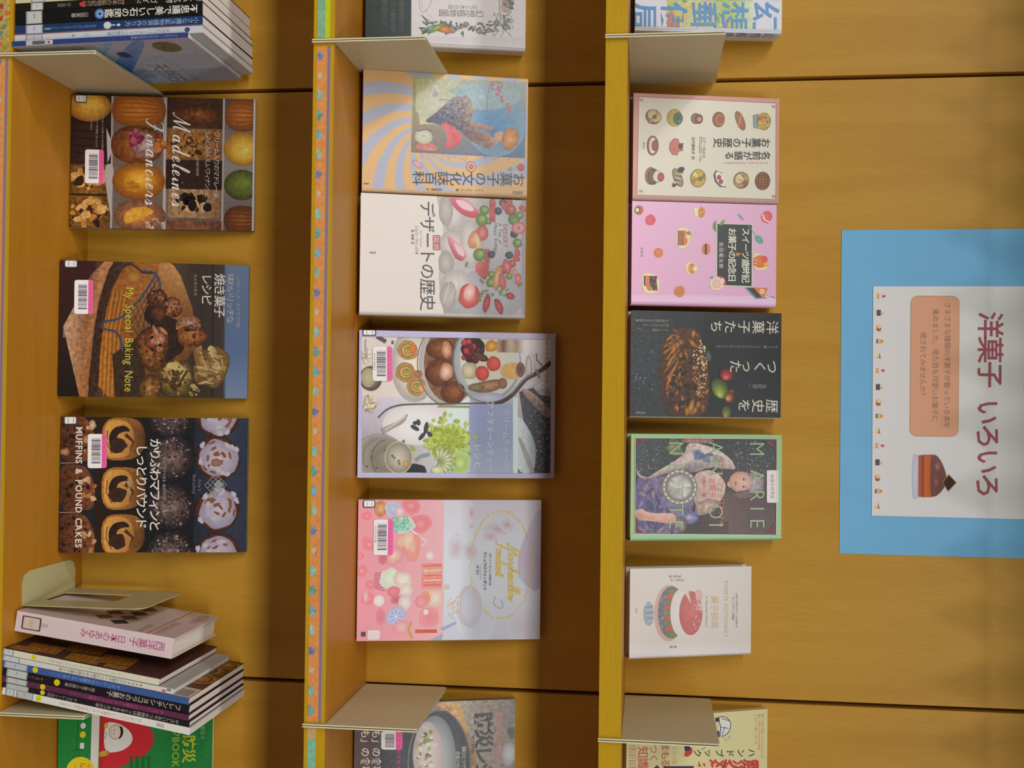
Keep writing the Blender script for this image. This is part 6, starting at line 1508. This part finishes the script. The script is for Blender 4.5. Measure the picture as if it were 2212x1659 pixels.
# ------------------------------------------------------------------ poster on the panel above
pos = empty('poster', (-0.018, 0.0, 1.638))
tag(pos, 'white poster with maroon characters on a blue backing sheet above the shelves', 'poster')
mb = MB(); mb.box(-0.2035, -0.0008, 0.0, 0.2045, -0.0004, 0.297)
mb.build('backing_sheet', plain_mat('sky_blue_card', hexlin('6ea8d4', 1.5), 0.8, 0.1, 0.05, 20), pos)['label'] = 'sky blue backing sheet'
PW, PH = 0.288, 0.204
pa = Art(PW, PH, [(2250, 616.7), (2250, 1118.3), (1887, 1115), (1885, 619)], 1.62, 2)
pa.bg('c8cac8')
P6, P7 = (1780, 460, 4.148), (1780, 800, 3.859)
def sweet_row(x, ys, kinds, s):
    for i, y in enumerate(ys):
        k = kinds[i % 5]
        if k == 0:
            pa.rrect(x, y - 24 * s, x + 36 * s, y + 24 * s, 7 * s, 'd8905c'); pa.blob(x + 38 * s, y, 13 * s, 27 * s, ['e8e4e0', 'd8d4d0']); pa.blob(x + 62 * s, y, 17 * s, 12 * s, ['c85868', 'b8485a']); pa.line([(x + 18 * s, y - 22 * s), (x + 22 * s, y + 22 * s)], 5 * s, 'e8c8a8')
        elif k == 1: pa.rrect(x, y - 27 * s, x + 38 * s, y + 27 * s, 4 * s, '5c4c5c'); pa.blob(x + 48 * s, y + 8 * s, 13 * s, 12 * s, ['e0b060', 'd0a050'])
        elif k == 2: pa.rrect(x, y - 29 * s, x + 42 * s, y + 29 * s, 18 * s, '9a5c44'); pa.blob(x + 24 * s, y - 12 * s, 19 * s, 17 * s, ['e8d0a0', 'd8b078'])
        elif k == 3: pa.rrect(x, y - 19 * s, x + 20 * s, y + 19 * s, 6 * s, '5a4a64'); pa.blob(x + 33 * s, y, 22 * s, 22 * s, ['e0b080', 'd8a068']); pa.blob(x + 50 * s, y, 14 * s, 13 * s, ['d88c4c', 'c87c3c'])
        else: pa.poly([(x + 4, y - 27 * s), (x + 30 * s, y - 29 * s), (x + 42 * s, y + 26 * s), (x, y + 27 * s)], 'e4c8a4', sm=0); pa.poly([(x + 30 * s, y - 29 * s), (x + 42 * s, y + 26 * s), (x + 22 * s, y + 26 * s)], 'a8603c', sm=0); pa.rect(x + 2, y + 10 * s, x + 24 * s, y + 22 * s, 'd8b088')
pa.cr(*P6)
sweet_row(468, [748, 898, 1036, 1155, 1283, 1418, 1566], [0, 1, 2, 3, 4], 1.0)
sweet_row(1782, [735, 890, 1036, 1155, 1283, 1418, 1566], [0, 1, 2, 3, 4], 1.0)
pa.cr(*P7)
sweet_row(438, [275, 387, 508, 634, 772, 902, 1012, 1132], [2, 3, 4, 0, 1], 0.93)
sweet_row(1668, [275, 387, 508, 634, 772, 902, 1012, 1132], [2, 3, 4, 0, 1], 0.93)
pa.cr(1780, 460, 4.148)
pa.rrect(772, 742, 1206, 2005, 62, '94846a'); pa.rrect(776, 746, 1202, 2001, 58, 'd89478')
for st, x, y, sz in (('さまざまな種類の洋菓子が載っている本を', 1078, 796, 58), ('集めました。見た目も可愛いお菓子に', 972, 858, 58), ('癒されてみませんか？', 862, 1070, 58)):
    pa.text(st, x, y, sz, '7a6258', pitch=1.03 if sz else 1)
pa.text('洋菓子', 1392, 880, 226, '94505a', bold=0.012, pitch=0.985)
pa.cr(*P7)
for st, y in (('い', 236), ('ろ', 438), ('い', 645), ('ろ', 845)): pa.text(st, 1282, y, 205, '94505a', bold=0.012)
# chocolate cake drawing
pa.blob(768, 888, 24, 186, ['b8bcd0', 'aab0c8'], sq=3)
pa.poly([(785, 710), (850, 704), (940, 703), (985, 760), (1010, 830), (1030, 900), (1005, 985), (950, 1045), (900, 1056), (785, 1056)], '94584c')
pa.rect(785, 712, 840, 1054, ['a85c40', 'a05438']); pa.rect(822, 712, 838, 1054, '84483a'); pa.rect(842, 710, 896, 1054, ['b8663c', 'a85a38'])
for i in range(14): pa.blob(784, 728 + i * 25, 10, 13, 'b0b4cc')
pa.poly([(893, 706), (940, 703), (985, 760), (1020, 850), (1025, 910), (1000, 990), (945, 1046), (893, 1054)], ['6c4a48', '7a5450', '74504c', '704a46', '684440', '6a4644', '744e4a', '64423f'])
pa.blob(950, 800, 26, 40, ['94706a', '74504c']); pa.blob(940, 930, 20, 40, ['8a6660', '704c48'])
pa.poly([(988, 930), (1045, 864), (1110, 932), (1040, 1008)], '8a6a34', sm=0); pa.poly([(998, 932), (1045, 874), (1100, 932), (1040, 998)], '3a2e2c', sm=0)
mb = MB(); mb.box(-0.132, -0.0016, 0.039, 0.156, -0.0012, 0.243, (*hexlin('d0d2d0', 1.4), 0.0))
pa.place(mb, (-0.132, -0.0016, 0.039), (1, 0, 0), (0, 0, 1), (0, -1, 0))
mb.build('title_sheet', M_MATT, pos)['label'] = 'white printed sheet'

# ------------------------------------------------------------------ string of pennants just above the picture; its triangular shadows fall beside the poster
m_film, N_, L_, b_ = new_mat('pale_green_cellophane', 0.4, 0.3)
tr = N_.new('ShaderNodeBsdfTransparent'); tr.inputs[0].default_value = (0.72, 0.86, 0.80, 1)
ms = N_.new('ShaderNodeMixShader'); ms.inputs[0].default_value = 0.62
b_.inputs['Base Color'].default_value = (0.35, 0.5, 0.4, 1)
L_.new(b_.outputs[0], ms.inputs[1]); L_.new(tr.outputs[0], ms.inputs[2])
L_.new(ms.outputs[0], N_['Material Output'].inputs[0])
bt = empty('pennant_string', (-1.2, -0.14, 1.905))
tag(bt, 'string of small cellophane pennants hung in front of the panel above the poster', 'bunting')
mb = MB(); mb.box(0, -0.0006, -0.0006, 2.4, 0.0006, 0.0006, (0.6, 0.6, 0.55, 0))
mb.build('cord', M_MATT, bt)
for x in (0.0, 2.4):
    mb = MB(); mb.box(x - 0.0015, -0.003, -0.0015, x + 0.0015, 0.139, 0.0015, (0.5, 0.5, 0.5, 0))
    mb.build('wall_hook', M_RIM, bt)
for i in range(33):
    x = 0.03 + i * 0.071 + rnd.uniform(-0.004, 0.004)
    d = rnd.uniform(-0.004, 0.004)
    mb = MB(); mb.prism([(x, 0.0), (x + 0.027 + d, -0.062 + d), (x + 0.054, 0.0)], -0.0003, 0.0003, (0.5, 0.6, 0.5, 0), 'y')
    mb.build('pennant', m_film, bt)
